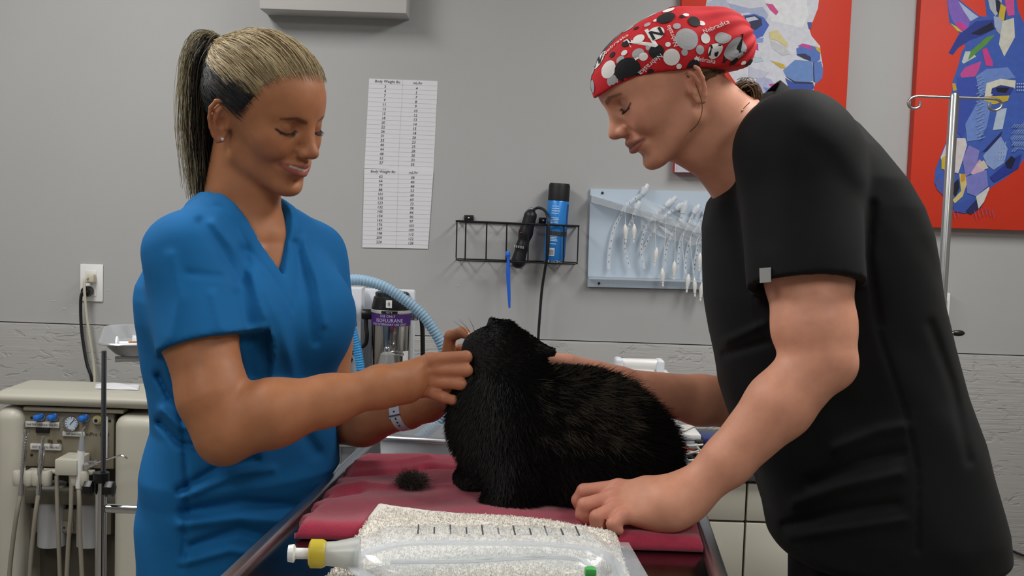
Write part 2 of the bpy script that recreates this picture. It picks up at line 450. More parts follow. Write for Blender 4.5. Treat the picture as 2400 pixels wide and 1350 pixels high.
def face_color(q, g, skin):
    """pigment by region: lips, brows, lash line, a little blush; plus shade painted on lids, nostrils, lip parting"""
    n = len(q); C = np.tile(np.array(srgb(skin), np.float32), (n, 1)); s = q.copy(); s[:, 1] = np.abs(s[:, 1])
    def mix(wt, col):
        nonlocal C
        C = C*(1-wt[:, None])+wt[:, None]*np.array(srgb(col), np.float32)
    flat = s.copy(); flat[:, 0] = 0
    def dyz(pts): return d_poly(flat, [(0, a[1], a[2]) for a in pts])
    bl = np.exp(-((s-np.array([.075, .040, -.010]))**2).sum(1)/.018**2); mix(.35*bl, g['blush'])
    nz = np.exp(-((s-np.array([.117, 0, -.012]))**2).sum(1)/.011**2); mix(.30*nz, g['blush'])
    er = np.exp(-((s-np.array([-.01, .08, .006]))**2).sum(1)/.022**2); mix(.35*er, g['blush'])
    sm = g.get('smile', 0.0); cz = -.0415+.0045*sm; cx = .0895-.002*sm; cy = .0245+.0035*sm
    up = dyz([(.1045, 0, -.0365), (.1010, .010, -.0365), (cx+.001, cy, cz+.0005)]); lo = dyz([(.1045, 0, -.0470), (.0985, .012, -.0462), (cx+.001, cy-.002, cz-.001)])
    wl = np.clip((.0058-np.minimum(up+.0018, lo))/.0014, 0, 1)*(s[:, 0] > .08); mix(.8*wl, g['lip'])
    if g.get('open', 0) > 0:
        te = dyz([(.103, 0, -.0415), (cx+.006, cy-.006, cz)]); mix(np.clip((.0019-te)/.0009, 0, 1)*(s[:, 0] > .085), '#d9cfc4')
    ml = dyz([(.1030, 0, -.0418), (.1005, .010, -.0416), (cx+.001, cy+.001, cz)])
    if g.get('open', 0) == 0: mix(.75*np.clip((.0018-ml)/.0010, 0, 1)*(s[:, 0] > .075), '#4a2320')  # shade between the closed lips, painted into the colour
    bz = g.get('brow_z', .0395)
    bd = dyz([(.1000, .013, bz-.0015), (.0935, .028, bz+.0035), (.0800, .046, bz+.0005)])
    th = np.clip(.0042-.05*np.maximum(s[:, 1]-.02, 0), .0022, .0042)
    mix(.68*np.clip((th-bd)/.0022, 0, 1)*(s[:, 0] > .06), g['brow'])
    ld = dyz([(.0875, .0180, .0150), (.0910, .0250, .0110), (.0905, .0350, .0102), (.0830, .0445, .0135), (.0760, .0485, .0165)])
    mix(.92*np.clip((g.get('lash', .0024)-ld)/.0012, 0, 1)*(s[:, 0] > .06), '#1d1412')
    sh = d_el(s, (.087, .031, .023), (.012, .018, .009)); mix(.25*np.clip(-sh/.004, 0, 1), g.get('shadow', '#6b4433'))  # eye socket shade painted into the skin colour
    nd = d_el(s, (.1065, .0058, -.0220), (.0055, .0032, .0035)); mix(.7*np.clip(-nd/.001+.6, 0, 1), '#3a1c17')  # nostril shade painted into the skin colour
    return C
# ---------------------------------------------------------------- helpers for bodies and clothes
def to_px(p):
    d = p-C_O.astype(np.float32); z = d@C_F.astype(np.float32)
    return 1200+FPX*(d@C_R.astype(np.float32))/z, 675-FPX*(d@C_U.astype(np.float32))/z
def chain(pts, rs, k=.006, k0=None):
    return [('rc', pts[i], pts[i+1], rs[i], rs[i+1], (k0 if (i == 0 and k0 is not None) else k)) for i in range(len(pts)-1)]
def loft(p, z, cx, cy, a, b, ang, n=2.3):
    """stack of rounded sections; z ascending arrays, a across u, b across v"""
    zz = p[:, 2]; X = np.interp(zz, z, cx); Yc = np.interp(zz, z, cy); A = np.interp(zz, z, a); Bb = np.interp(zz, z, b)
    c, s = math.cos(ang), math.sin(ang); dx = p[:, 0]-X; dy = p[:, 1]-Yc
    u = np.abs(dx*c+dy*s)/A; v = np.abs(-dx*s+dy*c)/Bb
    r = (u**n+v**n)**(1/n); d = (r-1)*np.minimum(A, Bb)*.92
    return smax(d, np.maximum(zz-z[-1], z[0]-zz), .02).astype(np.float32)
def fold_disp(p, folds):
    x, y = to_px(p); q = np.stack([x, y, 0*x], 1); o = np.zeros(len(p), np.float32)
    for (pts, wd, amp) in folds:
        o += amp*np.exp(-(d_poly(q, [(a, b, 0) for a, b in pts])/wd)**2)
    return o
def wrinkle(p, s, amp, seed=0.0):
    x, y, z = p[:, 0]*s+seed, p[:, 1]*s-seed, p[:, 2]*s
    a = np.sin(x*1.0+1.3*np.sin(z*.7+y*.4)+.8*y)+.6*np.sin(1.9*z+1.5*np.sin(.9*x-.5*y)+.7*x)+.4*np.sin(2.7*x+1.9*z+1.2*np.sin(1.3*y+z))
    return amp*a
def bbox(pts, pad):
    pts = np.array(pts); return pts.min(0)-pad, pts.max(0)+pad
def in_box(p, bx): return ((p >= bx[0]) & (p <= bx[1])).all(1)
m_skin = mat('skin', '#c79577', .50, attr='Col', sss=.10, spec=.35, noise=(45, .09), bump=(420, .16, None, .0008))
def skin_mesh(name, body, blocks, colorf, parent):
    """blocks: list of (box, h); a face belongs to the first block that holds it, so the mesh is one surface"""
    parts = []
    for i, (bx, h) in enumerate(blocks):
        V, F = polygonize(body, bx[0], bx[1], h, 2)
        keep = in_box(V, bx)
        for (b2, h2) in blocks[:i]:
            keep &= ~in_box(V, (b2[0]+2.2*h2, b2[1]-2.2*h2))
        parts.append(cut_faces(V, F, keep))
    V, F = join_vf(parts)
    me = np_mesh(name, V, F); color_attr(me, colorf(V.astype(np.float32)))
    return link(name, me, m_skin, parent)
# ================================================================ person in blue scrubs
A_ROOT = thing('person', 'person in blue scrubs with a blonde ponytail reaching for the cat', 'person', (-.40, 1.67, 0))
A_O = P(606, 290, 1.64).astype(np.float32); A_R = R_ypr(-29, 17, 7).astype(np.float32)
A_g = dict(smile=1.15, open=.6, fold=True, blush='#a65f49', lip='#9c5650', brow='#4d3322', brow_z=.0325, lash=.0024, shadow='#5f3d2c'); A_g['ops'] = head_ops(A_g); A_g['ears'] = ear_ops(-.004, 44, .0035, 1.08)
def aH(v): return A_O+A_R@np.asarray(v, float)
A_sh = P(432, 590, 1.535); A_el = P(528, 1012, 1.475); A_wr = P(893, 906, 1.535)
A_sh2 = P(735, 600, 1.79); A_el2 = P(772, 985, 1.775); A_wr2 = P(958, 962, 1.715)
A_fd = np.array([math.cos(math.radians(40)), -math.sin(math.radians(40)), 0]); A_ld = np.array([-A_fd[1], A_fd[0], 0])   # front and left directions of the chest
A_TC = np.array([-.408, 1.668, 0])
A_arm = chain([A_sh, P(460, 760, 1.52), P(500, 930, 1.485), A_el], [.044, .054, .047, .040], .02)+[
    ('rc', A_el, P(640, 968, 1.485), .041, .046, .02), ('rc', P(640, 968, 1.485), P(770, 938, 1.51), .046, .034, .02), ('rc', P(770, 938, 1.51), A_wr, .034, .026, .02),
    ('el', P(520, 1045, 1.478), (.024, .022, .022), None, .02)]
# near hand: back of the hand to the camera, four fingers curled against the cat
def finger(pts, rs, k0=.012): return chain(pts, rs, .003, k0)
A_hand = [('rc', A_wr, P(960, 893, 1.56), .026, .024, .02), ('rc', A_wr, P(950, 912, 1.56), .024, .020, .02),
    ('rc', P(940, 885, 1.556), P(1010, 842, 1.580), .020, .0105, .012), ('rc', P(940, 890, 1.556), P(1018, 868, 1.582), .020, .0105, .010),
    ('rc', P(940, 902, 1.556), P(1010, 894, 1.584), .019, .0100, .010), ('rc', P(935, 912, 1.556), P(996, 916, 1.586), .017, .0095, .010)]
A_hand += finger([P(1010, 842, 1.572), P(1092, 836, 1.560), P(1100, 842, 1.590), P(1090, 848, 1.612)], [.0100, .0090, .0082, .007], .006)
A_hand += finger([P(1018, 868, 1.572), P(1093, 868, 1.555), P(1100, 874, 1.588), P(1088, 880, 1.612)], [.0102, .0092, .0084, .007], .006)
A_hand += finger([P(1010, 894, 1.574), P(1080, 900, 1.556), P(1086, 906, 1.588), P(1076, 910, 1.612)], [.0098, .0088, .008, .007], .006)
A_hand += finger([P(996, 916, 1.576), P(1042, 932, 1.560), P(1062, 938, 1.560), P(1070, 941, 1.572)], [.0092, .0080, .0074, .0066], .006)
A_hand += finger([P(950, 880, 1.575), P(1000, 850, 1.615), P(1040, 842, 1.640), P(1070, 850, 1.650)], [.017, .0125, .0105, .0085])
for (px, py, q) in [(1014, 845, 1.566), (1024, 866, 1.567), (1013, 889, 1.570)]: A_hand.append(('el', P(px, py, q), (.0085, .006, .0075), None, .006))
A_tend = [[P(925, 890, 1.535), P(1010, 848, 1.566)], [P(925, 897, 1.535), P(1018, 866, 1.567)], [P(925, 904, 1.536), P(1008, 888, 1.570)]]
A_arm2 = chain([A_sh2+np.array([0, 0, -.012]), P(760, 800, 1.80), A_el2], [.038, .044, .036], .02)+[('rc', A_el2, P(850, 985, 1.755), .038, .040, .02), ('rc', P(850, 985, 1.755), A_wr2, .040, .026, .02)]
A_hand2 = [('rc', A_wr2, P(1020, 935, 1.700), .026, .024, .02), ('rc', P(1000, 950, 1.70), P(1040, 880, 1.695), .024, .014, .015), ('rc', P(1010, 950, 1.70), P(1060, 900, 1.705), .022, .013, .015)]
A_hand2 += finger([P(1040, 880, 1.695), P(1056, 788, 1.682), P(1082, 779, 1.662), P(1108, 790, 1.650)], [.0115, .0096, .0086, .0072])
A_hand2 += finger([P(1055, 890, 1.700), P(1080, 820, 1.700), P(1105, 815, 1.69), P(1120, 822, 1.68)], [.0115, .0096, .0086, .0072])
A_hand2 += finger([P(1065, 905, 1.700), P(1100, 860, 1.70), P(1125, 860, 1.69), P(1140, 865, 1.68)], [.011, .0092, .008, .007])
A_hand2 += finger([P(1065, 925, 1.700), P(1095, 910, 1.70), P(1115, 910, 1.695), P(1130, 915, 1.69)], [.010, .0085, .0075, .0065])
A_hand2 += finger([P(1000, 940, 1.690), P(1050, 950, 1.675), P(1080, 945, 1.668), P(1100, 940, 1.66)], [.014, .011, .0095, .008])
A_trunk = [('rc', aH((-.018, 0, -.030)), P(553, 520, 1.665), .049, .056, .03), ('rc', aH((.018, 0, -.055)), P(588, 550, 1.655), .030, .034, .03),
    ('rc', P(550, 540, 1.668), P(440, 605, 1.56), .032, .038, .03), ('rc', P(560, 565, 1.668), P(725, 630, 1.775), .026, .038, .02),
    ('el', np.array([A_TC[0], A_TC[1], 1.23]), (.098, .110, .14), np.stack([A_fd, A_ld, [0, 0, 1]], 1), .05),
    ('rc', P(612, 590, 1.60), P(520, 556, 1.60), .010, .012, .012),
    ('el', np.array([A_TC[0], A_TC[1], .95]), (.070, .100, .20), np.stack([A_fd, A_ld, [0, 0, 1]], 1), .05)]
for s in (-1, 1):
    hp = A_TC-A_fd*.015+A_ld*.072*s
    A_trunk += [('rc', hp+[0, 0, .80], hp+[0, 0, .48], .066, .055, .04), ('rc', hp+[0, 0, .48], hp+[0, 0, .10], .056, .040, .03), ('rc', hp+[0, 0, .06], hp+A_fd*.13+[0, 0, .045], .036, .030, .03)]
A_rows = [(455, 540, 600, .0), (480, 495, 650, 0), (505, 470, 690, 0), (530, 445, 715, 0), (560, 410, 735, .0), (620, 384, 757, .0), (670, 358, 765, 0), (700, 352, 770, .0), (750, 354, 775, 0), (800, 362, 778, .0), (900, 378, 770, 0), (1000, 386, 768, 0), (1100, 366, 778, .0), (1150, 360, 747, 0), (1200, 356, 745, .0), (1350, 352, 735, .0), (1520, 352, 735, 0)]
_z = np.array([P(600, r[0], 1.668)[2] for r in A_rows])[::-1]
_xc = np.array([P((r[1]+r[2])/2, r[0], 1.668)[0] for r in A_rows])[::-1]
_hw = np.array([(r[2]-r[1])/2/1500+r[3]*0 for r in A_rows])[::-1]
_a = _hw/.827; _b = .68*_a+np.array([r[3] for r in A_rows])[::-1]
_vf = np.interp(_z, [P(600, y, 1.668)[2] for y in (800, 700, 620, 560, 530, 505, 480, 455)], [.118, .116, .098, .082, .074, .066, .058, .048]); _vb = np.interp(_z, [P(600, y, 1.668)[2] for y in (800, 700, 620, 560, 530, 505, 480, 455)], [.118, .104, .098, .094, .090, .086, .078, .06])
_up = _z > P(600, 790, 1.668)[2]
_vf = np.where(_up, _vf, _b); _vb = np.where(_up, _vb, _b); _b = (_vf+_vb)/2; _xc = _xc+A_fd[0]*(_vf-_vb)/2; A_cy = A_TC[1]+A_fd[1]*(_vf-_vb)/2
A_zs, A_cx, A_a, A_b = _z, _xc, _a, _b
def a_cloth0(p):
    d = loft(p, A_zs, A_cx, A_cy, A_b, A_a, math.radians(-40), 2.25)
    d = smin(d, d_rc(p, P(545, 505, 1.668), A_sh, .054, .049), .04); return smin(d, d_rc(p, P(562, 515, 1.668), A_sh2, .055, .049), .04)
A_z5 = P(600, 565, 1.668)[2]; A_z6 = P(600, 630, 1.6)[2]
def a_body(p):
    d = run_ops(p, A_trunk)
    d = smax(d, a_cloth0(p)+.008-np.maximum(p[:, 2]-A_z6, 0)*.22-np.maximum(p[:, 2]-A_z5, 0)*.6, .025)
    q = (p-A_O)@A_R; m = (np.abs(q) < .20).all(1)
    if m.any(): d[m] = smin(d[m], head_sdf(q[m], A_g), .012)
    for ops, bx in ((A_arm+A_hand, A_bx1), (A_arm2+A_hand2, A_bx2)):
        m = in_box(p, (bx[0]-.05, bx[1]+.05))
        if m.any():
            e = run_ops(p[m], ops)
            if bx is A_bx1:
                for t in A_tend: e = e-.0016*np.exp(-(d_seg(p[m], t[0], t[1])/.004)**2)
            d[m] = smin(d[m], e, .012)
    return d
A_bx1 = bbox([A_sh, A_el, A_wr, P(1110, 850, 1.64), P(520, 1075, 1.47)], .075); A_bx2 = bbox([A_sh2, A_el2, A_wr2, P(1145, 775, 1.70), P(1100, 940, 1.65)], .065)
A_bxh = bbox([aH((x, y, z)) for x in (-.10, .11) for y in (-.065, .065) for z in (-.06, .11)]+[P(480, 500, 1.6), P(680, 660, 1.56)], .006)
def a_color(V):
    q = (V-A_O)@A_R; C = face_color(q, A_g, '#ac7350')
    far = ((q*q).sum(1) > .155**2) | (q[:, 2] < -.10)
    C[far] = srgb('#ac7350')
    for o in (A_hand, A_hand2):
        d = run_ops(V[far], o[6:]); w_ = np.clip(1-d/.004, 0, 1)*.35
        C[far] = C[far]*(1-w_[:, None])+w_[:, None]*np.array(srgb('#b87660'))
    return C
skin_mesh('body', a_body, [(A_bxh, .002), (A_bx1, .002), (A_bx2, .0024), ((np.array([-.66, 1.38, .01]), np.array([-.12, 1.95, 1.45])), .007)], a_color, A_ROOT)
# ---- scrub top
A_cuf = P(479, 803, 1.508); A_cax = (A_cuf-A_sh)/np.linalg.norm(A_cuf-A_sh)
A_cuf2 = P(765, 775, 1.80); A_cax2 = (A_cuf2-A_sh2)/np.linalg.norm(A_cuf2-A_sh2)
A_zB = P(652, 650, 1.57)[2]; A_uB = None
A_folds = [([(572, 590), (578, 680), (590, 750)], 15, -.0045), ([(470, 520), (520, 590), (560, 660)], 12, -.004), ([(500, 520), (545, 575), (590, 650), (620, 740)], 9, .003), ([(560, 690), (600, 790), (610, 890)], 14, -.004),
    ([(600, 640), (660, 760), (690, 880)], 14, .003), ([(690, 570), (720, 680), (740, 800)], 9, -.004), ([(712, 560), (745, 660), (760, 760)], 8, .003), ([(540, 903), (640, 902), (775, 905)], 5, -.004), ([(540, 893), (640, 892), (775, 895)], 6, .002),
    ([(420, 1150), (520, 1090), (600, 1075)], 10, -.005), ([(430, 1165), (560, 1110), (640, 1100)], 9, .004), ([(430, 1200), (560, 1175), (720, 1190)], 13, -.006), ([(425, 1230), (560, 1215), (700, 1225)], 13, .006), ([(450, 1280), (560, 1240), (660, 1265)], 12, -.006),
    ([(430, 1320), (540, 1290), (600, 1300)], 10, .004), ([(372, 880), (400, 935), (440, 960)], 9, -.005), ([(380, 960), (420, 1000), (470, 1010)], 9, .005), ([(375, 990), (420, 1040), (480, 1050)], 9, -.005), ([(400, 860), (430, 1000), (440, 1150), (428, 1330)], 7, -.003),
    ([(400, 600), (420, 700), (400, 790)], 14, .003), ([(500, 690), (520, 770)], 12, .003), ([(440, 640), (520, 648)], 8, -.002), ([(620, 930), (700, 1000), (740, 1060)], 18, -.004)]
def a_opening(p):
    dx = p-A_TC.astype(np.float32); u = dx@A_ld.astype(np.float32); v = dx@A_fd.astype(np.float32); z = p[:, 2]
    zt = A_zB+.135; t = np.clip((z-A_zB)/(zt-A_zB), -1, 1.5)
    wv = .064*np.sign(t)*np.abs(t)**.92
    side = np.abs(u+.012)-wv
    e = np.maximum(side*.86, -.035-v)
    top = (A_zB+.118)-z+.10*np.maximum(v+.02, 0)
    return np.minimum(e, np.maximum(top, np.abs(u+.012)-.066))
def a_top(p):
    tor = loft(p, A_zs, A_cx, A_cy, A_b, A_a, math.radians(-40), 2.25)
    d = a_cloth0(p)
    for bs in (-.07, .07): d = smin(d, d_el(p, np.array([A_TC[0], A_TC[1], 1.22])+A_ld*bs+A_fd*.075, (.06, .065, .07)), .05)
    for sh, cf, ax, r0, r1 in ((A_sh, A_cuf, A_cax, .051, .070), (A_sh2, A_cuf2, A_cax2, .050, .054)):
        s = d_rc(p, sh, cf+ax*.03, r0, r1)
        d = smin(d, s, .03)
        t = (p-cf.astype(np.float32))@ax.astype(np.float32); near = d_rc(p, sh, cf+ax*.1, r0+.03, r1+.03)
        inner = np.maximum(d_rc(p, cf-ax*.05, cf+ax*.06, r1-.030, r1-.0085), -t-.040)
        d = np.where((t > 0) & (near < .0), np.minimum(np.maximum(d, np.minimum(t, .02)), tor), d)
        d = np.maximum(d, -np.maximum(inner, -tor-.002))
    d = d-1.4*fold_disp(p, A_folds)-wrinkle(p, 26, .0011, 1.0)
    o = a_opening(p); d = d-.0012*np.clip(1-np.abs(o-.008)/.014, 0, 1)+.0016*np.exp(-((o-.022)/.0032)**2)
    return np.maximum(d, -o)
m_blue = mat('blue_scrub_cloth', '#1a659f', .85, spec=.2, noise=(14, .05), bump=(1600, .12, None, .0005))
bx = (np.array([-.665, 1.36, .74]), np.array([-.17, 1.93, 1.47]))
V, F = polygonize(a_top, bx[0], bx[1], .0032, 1)
V, F = cut_faces(V, F, V[:, 2] > .752)
link('scrub_top', np_mesh('scrub_top', V, F), m_blue, A_ROOT)
def pants(name, TC, fd, ld, zt, cols, parent, hw=.088, rt=.098):
    def f(p):
        d = d_el(p, TC+np.array([0, 0, zt-.06]), (.105, .145, .12), np.stack([fd, ld, [0, 0, 1]], 1))
        for s in (-1, 1):
            hp = TC+ld*hw*s
            d = smin(d, d_rc(p, hp+[0, 0, zt-.08], hp+[0, 0, .10], rt, .072), .03)
        return np.maximum(d, .06-p[:, 2])
    V, F = polygonize(f, TC+[-.25, -.25, .05], TC+[.25, .25, zt+.1], .008, 1)
    link(name, np_mesh(name, V, F), cols, parent)
    for s in (-1, 1):
        hp = TC+ld*hw*s
        V, F = polygonize(lambda p: np.maximum(run_ops(p, [('rc', hp-fd*.05+[0, 0, .045], hp+fd*.15+[0, 0, .035], .045, .036, 0), ('rc', hp+[0, 0, .05], hp+[0, 0, .10], .045, .045, .03)]), .002-p[:, 2]), hp+[-.22, -.22, -.01], hp+[.22, .22, .16], .006, 1)
        link('shoe', np_mesh('shoe', V, F), mat('dark_shoe', '#26262a', .6), parent)
pants('scrub_pants', A_TC, A_fd, A_ld, .80, mat('navy_trousers', '#14181f', .8), A_ROOT, .08, .085)
# ================================================================ person in black scrubs
B_ROOT = thing('person', 'person in black scrubs and red printed surgical cap leaning over the cat', 'person', (.62, 1.68, 0))
B_O = P(1585, 211, 1.62).astype(np.float32); B_R = R_ypr(-174, 31, 0).astype(np.float32)
B_g = dict(smile=.6, open=0.0, fold=True, fore=.006, low=.008, blush='#b5705f', lip='#a2675c', brow='#5b3f2e', brow_z=.035, shadow='#6b4636', lash=.0020); B_g['ops'] = head_ops(B_g); B_g['ears'] = ear_ops(-.011)
def bH(v): return B_O+B_R@np.asarray(v, float)
B_sh = P(1868, 360, 1.53); B_el = P(1922, 842, 1.445); B_wr = P(1610, 1165, 1.435)
B_sh2 = P(1800, 380, 1.84); B_el2 = P(1745, 945, 1.80); B_wr2 = P(1440, 905, 1.715)
B_arm = chain([B_sh, P(1895, 640, 1.49), P(1908, 770, 1.46), B_el], [.066, .058, .054, .046], .02)+[
    ('rc', B_el, P(1826, 950, 1.44), .044, .0455, .012), ('rc', P(1826, 950, 1.44), P(1705, 1080, 1.437), .0455, .034, .012), ('rc', P(1705, 1080, 1.437), B_wr, .034, .028, .012),
    ('el', P(1962, 858, 1.445), (.022, .024, .024), None, .02)]
B_hand = [('rc', B_wr, P(1560, 1185, 1.425), .031, .030, .02), ('rc', P(1590, 1165, 1.44), P(1520, 1155, 1.455), .028, .024, .02), ('rc', P(1575, 1195, 1.42), P(1500, 1200, 1.435), .027, .022, .02),
    ('rc', P(1545, 1165, 1.44), P(1450, 1142, 1.462), .022, .0115, .012), ('rc', P(1540, 1180, 1.435), P(1438, 1166, 1.446), .023, .0118, .011),
    ('rc', P(1540, 1190, 1.43), P(1444, 1190, 1.428), .022, .0112, .010), ('rc', P(1540, 1205, 1.42), P(1462, 1210, 1.412), .020, .0102, .010)]
B_hand += finger([P(1450, 1142, 1.460), P(1368, 1150, 1.466), P(1354, 1172, 1.470), P(1362, 1194, 1.470)], [.0110, .0098, .0090, .0080], .006)
B_hand += finger([P(1438, 1166, 1.444), P(1370, 1184, 1.436), P(1364, 1205, 1.436), P(1374, 1216, 1.436)], [.0114, .0104, .0094, .0082], .006)
B_hand += finger([P(1444, 1190, 1.426), P(1398, 1212, 1.408), P(1398, 1228, 1.408), P(1408, 1235, 1.410)], [.0108, .0098, .0088, .0078], .006)
B_hand += finger([P(1462, 1210, 1.410), P(1436, 1228, 1.396), P(1438, 1238, 1.396), P(1450, 1243, 1.398)], [.0098, .0088, .0078, .0070], .006)
B_hand += finger([P(1545, 1165, 1.46), P(1490, 1165, 1.495), P(1440, 1172, 1.505), P(1415, 1180, 1.505)], [.018, .014, .0115, .009])
for (px, py, q) in [(1448, 1138, 1.456), (1437, 1162, 1.440), (1443, 1187, 1.422), (1460, 1207, 1.405)]: B_hand.append(('el', P(px, py, q), (.009, .0065, .008), None, .006))
B_arm2 = chain([B_sh2, P(1765, 660, 1.84), B_el2], [.062, .056, .048], .02)+[('rc', B_el2, P(1640, 938, 1.775), .045, .0415, .012), ('rc', P(1640, 938, 1.775), B_wr2, .0415, .029, .012)]
B_hand2 = [('rc', B_wr2, P(1370, 880, 1.69), .030, .026, .02), ('rc', P(1400, 890, 1.70), P(1310, 870, 1.70), .026, .018, .015)]
B_hand2 += finger([P(1390, 872, 1.675), P(1332, 850, 1.655), P(1275, 842, 1.645), P(1234, 829, 1.640)], [.018, .0135, .0118, .0085])
for i, (dx, dy) in enumerate([(0, 0), (10, 22), (20, 42), (30, 60)]):
    B_hand2 += finger([P(1310+dx, 865+dy, 1.70), P(1255+dx, 850+dy, 1.715), P(1225+dx, 850+dy, 1.71), P(1205+dx, 856+dy, 1.70)], [.0125, .0105, .0095, .008])
B_TC = np.array([P(1960, 800, 1.68)[0], 1.68, 0]); B_fd = np.array([-1., 0, 0]); B_ld = np.array([0, -1., 0])
B_trunk = [('rc', bH((-.020, 0, -.025)), P(1735, 330, 1.665), .052, .060, .03), ('rc', bH((.045, 0, -.058)), P(1715, 375, 1.655), .028, .044, .03), ('rc', bH((.0, 0, -.05)), P(1725, 380, 1.655), .040, .045, .03),
    ('rc', P(1790, 350, 1.68), B_sh, .062, .062, .03), ('rc', P(1790, 350, 1.68), B_sh2, .062, .062, .03), ('rc', P(1790, 390, 1.68), P(1900, 700, 1.68), .085, .10, .04), ('rc', P(1900, 700, 1.68), P(2030, 1150, 1.68), .10, .11, .04)]
for s in (-1, 1):
    hp = np.array([P(2040, 1200, 1.68)[0], 1.68, 0])+B_ld*.09*s
    B_trunk += [('rc', hp+[0, 0, .90], hp+[0, 0, .48], .085, .058, .04), ('rc', hp+[0, 0, .48], hp+[0, 0, .10], .056, .040, .03), ('rc', hp+[0, 0, .06], hp+B_fd*.13+[0, 0, .045], .036, .030, .03)]
B_bx1 = bbox([B_sh, B_el, B_wr, P(1350, 1150, 1.51), P(1400, 1235, 1.43)], .07); B_bx2 = bbox([B_sh2, B_el2, B_wr2, P(1205, 820, 1.64), P(1230, 920, 1.71)], .06)
B_bxh = bbox([bH((x, y, z)) for x in (-.10, .11) for y in (-.065, .065) for z in (-.06, .11)]+[P(1760, 300, 1.6), P(1720, 430, 1.73)], .006)
def b_body(p):
    d = run_ops(p, B_trunk)
    q = (p-B_O)@B_R; m = (np.abs(q) < .20).all(1)
    if m.any(): d[m] = smin(d[m], head_sdf(q[m], B_g), .012)
    for ops, bx in ((B_arm+B_hand, B_bx1), (B_arm2+B_hand2, B_bx2)):
        m = in_box(p, (bx[0]-.05, bx[1]+.05))
        if m.any(): d[m] = smin(d[m], run_ops(p[m], ops), .012)
    return d
def b_color(V):
    q = (V-B_O)@B_R; C = face_color(q, B_g, '#d2957a'); far = ((q*q).sum(1) > .155**2) | (q[:, 2] < -.10); C[far] = srgb('#d2957a')
    for o in (B_hand, B_hand2):
        d = run_ops(V[far], o[7:]); w_ = np.clip(1-d/.004, 0, 1)*.35
        C[far] = C[far]*(1-w_[:, None])+w_[:, None]*np.array(srgb('#cf8274'))
    return C
skin_mesh('body', b_body, [(B_bxh, .002), (B_bx1, .0022), (B_bx2, .0026), ((np.array([.28, 1.40, .01]), np.array([.98, 1.96, 1.56])), .008)], b_color, B_ROOT)
B_rows = [(243, 1800, 1895, .07), (265, 1768, 1950, .105), (300, 1746, 1992, .135), (350, 1728, 2036, .160), (423, 1706, 2096, .175), (483, 1664, 2134, .18), (544, 1650, 2158, .18), (605, 1651, 2171, .18), (700, 1656, 2188, .178), (787, 1666, 2211, .175), (908, 1686, 2247, .175), (1012, 1722, 2284, .18), (1112, 1766, 2311, .188), (1202, 1794, 2332, .195), (1262, 1804, 2340, .195), (1292, 1822, 2318, .19)]
_z = np.array([P(1960, r[0], 1.68)[2] for r in B_rows])[::-1]; B_zs = _z
B_cx = np.array([P((r[1]+r[2])/2, r[0], 1.68)[0] for r in B_rows])[::-1]
B_a = np.array([(r[2]-r[1])/2/FPX*1.68 for r in B_rows])[::-1]; B_b = np.array([r[3] for r in B_rows])[::-1]
B_cuf = P(1889, 668, 1.478); B_cax = (B_cuf-B_sh)/np.linalg.norm(B_cuf-B_sh); B_cuf2 = P(1785, 640, 1.85); B_cax2 = (B_cuf2-B_sh2)/np.linalg.norm(B_cuf2-B_sh2)
B_folds = [([(2045, 480), (2035, 600), (2060, 760)], 10, -.005), ([(1780, 700), (1850, 690)], 10, .004), ([(1700, 800), (1790, 760)], 9, .004), ([(1700, 830), (1800, 800)], 9, -.004),
    ([(2060, 780), (2120, 960), (2150, 1100), (2150, 1290)], 6, -.004), ([(1960, 1050), (2060, 1010), (2120, 1000)], 14, .006), ([(1900, 1130), (2020, 1080), (2110, 1060)], 14, -.006), ([(1860, 1180), (1980, 1140), (2110, 1110)], 14, .006), ([(1840, 1230), (1960, 1200), (2100, 1180)], 12, -.006),
    ([(1850, 1260), (1980, 1240), (2120, 1220)], 10, .004), ([(2180, 760), (2230, 900), (2270, 1080)], 12, -.004), ([(1800, 320), (1795, 420), (1800, 560)], 26, -.002), ([(1880, 290), (1960, 340), (2010, 420)], 24, .002)]
def b_top(p):
    d = loft(p, B_zs, B_cx, np.full(len(B_zs), 1.68), B_a, B_b, 0, 2.35)
    d = smin(d, d_rc(p, P(1815, 320, 1.67), B_sh, .058, .084), .04); d = smin(d, d_rc(p, P(1815, 330, 1.69), B_sh2, .058, .075), .04)
    for sh, cf, ax, r0, r1 in ((B_sh, B_cuf, B_cax, .084, .081), (B_sh2, B_cuf2, B_cax2, .075, .072)):
        s = d_rc(p, sh, cf+ax*.03, r0, r1); d = smin(d, s, .025)
        t = (p-cf.astype(np.float32))@ax.astype(np.float32); near = d_rc(p, sh, cf+ax*.1, r0+.012, r1+.012)
        out = d_rc(p, cf-ax*.2, cf+ax*.12, r1+.006, r1+.006)
        inner = np.maximum(d_rc(p, cf-ax*.05, cf+ax*.06, r1-.018, r1-.0075), -t-.06)
        tor = loft(p, B_zs, B_cx, np.full(len(B_zs), 1.68), B_a, B_b, 0, 2.35)
        cut = np.maximum(d, np.minimum(t, .02)); d = np.where((t > 0) & (out < .01), np.minimum(cut, np.maximum(tor, -9)), d)
        d = np.maximum(d, -np.maximum(inner, -tor-.002))
    d = d-fold_disp(p, B_folds)-wrinkle(p, 24, .0011, 4.0)
    return d
m_black = mat('black_scrub_cloth', '#0b0c0d', .8, spec=.25, noise=(12, .08), bump=(1600, .12, None, .0005), sheen=.02)
V, F = polygonize(b_top, np.array([.28, 1.36, .83]), np.array([.98, 1.98, 1.60]), .0036, 1)
link('scrub_top', np_mesh('scrub_top', V, F), m_black, B_ROOT)
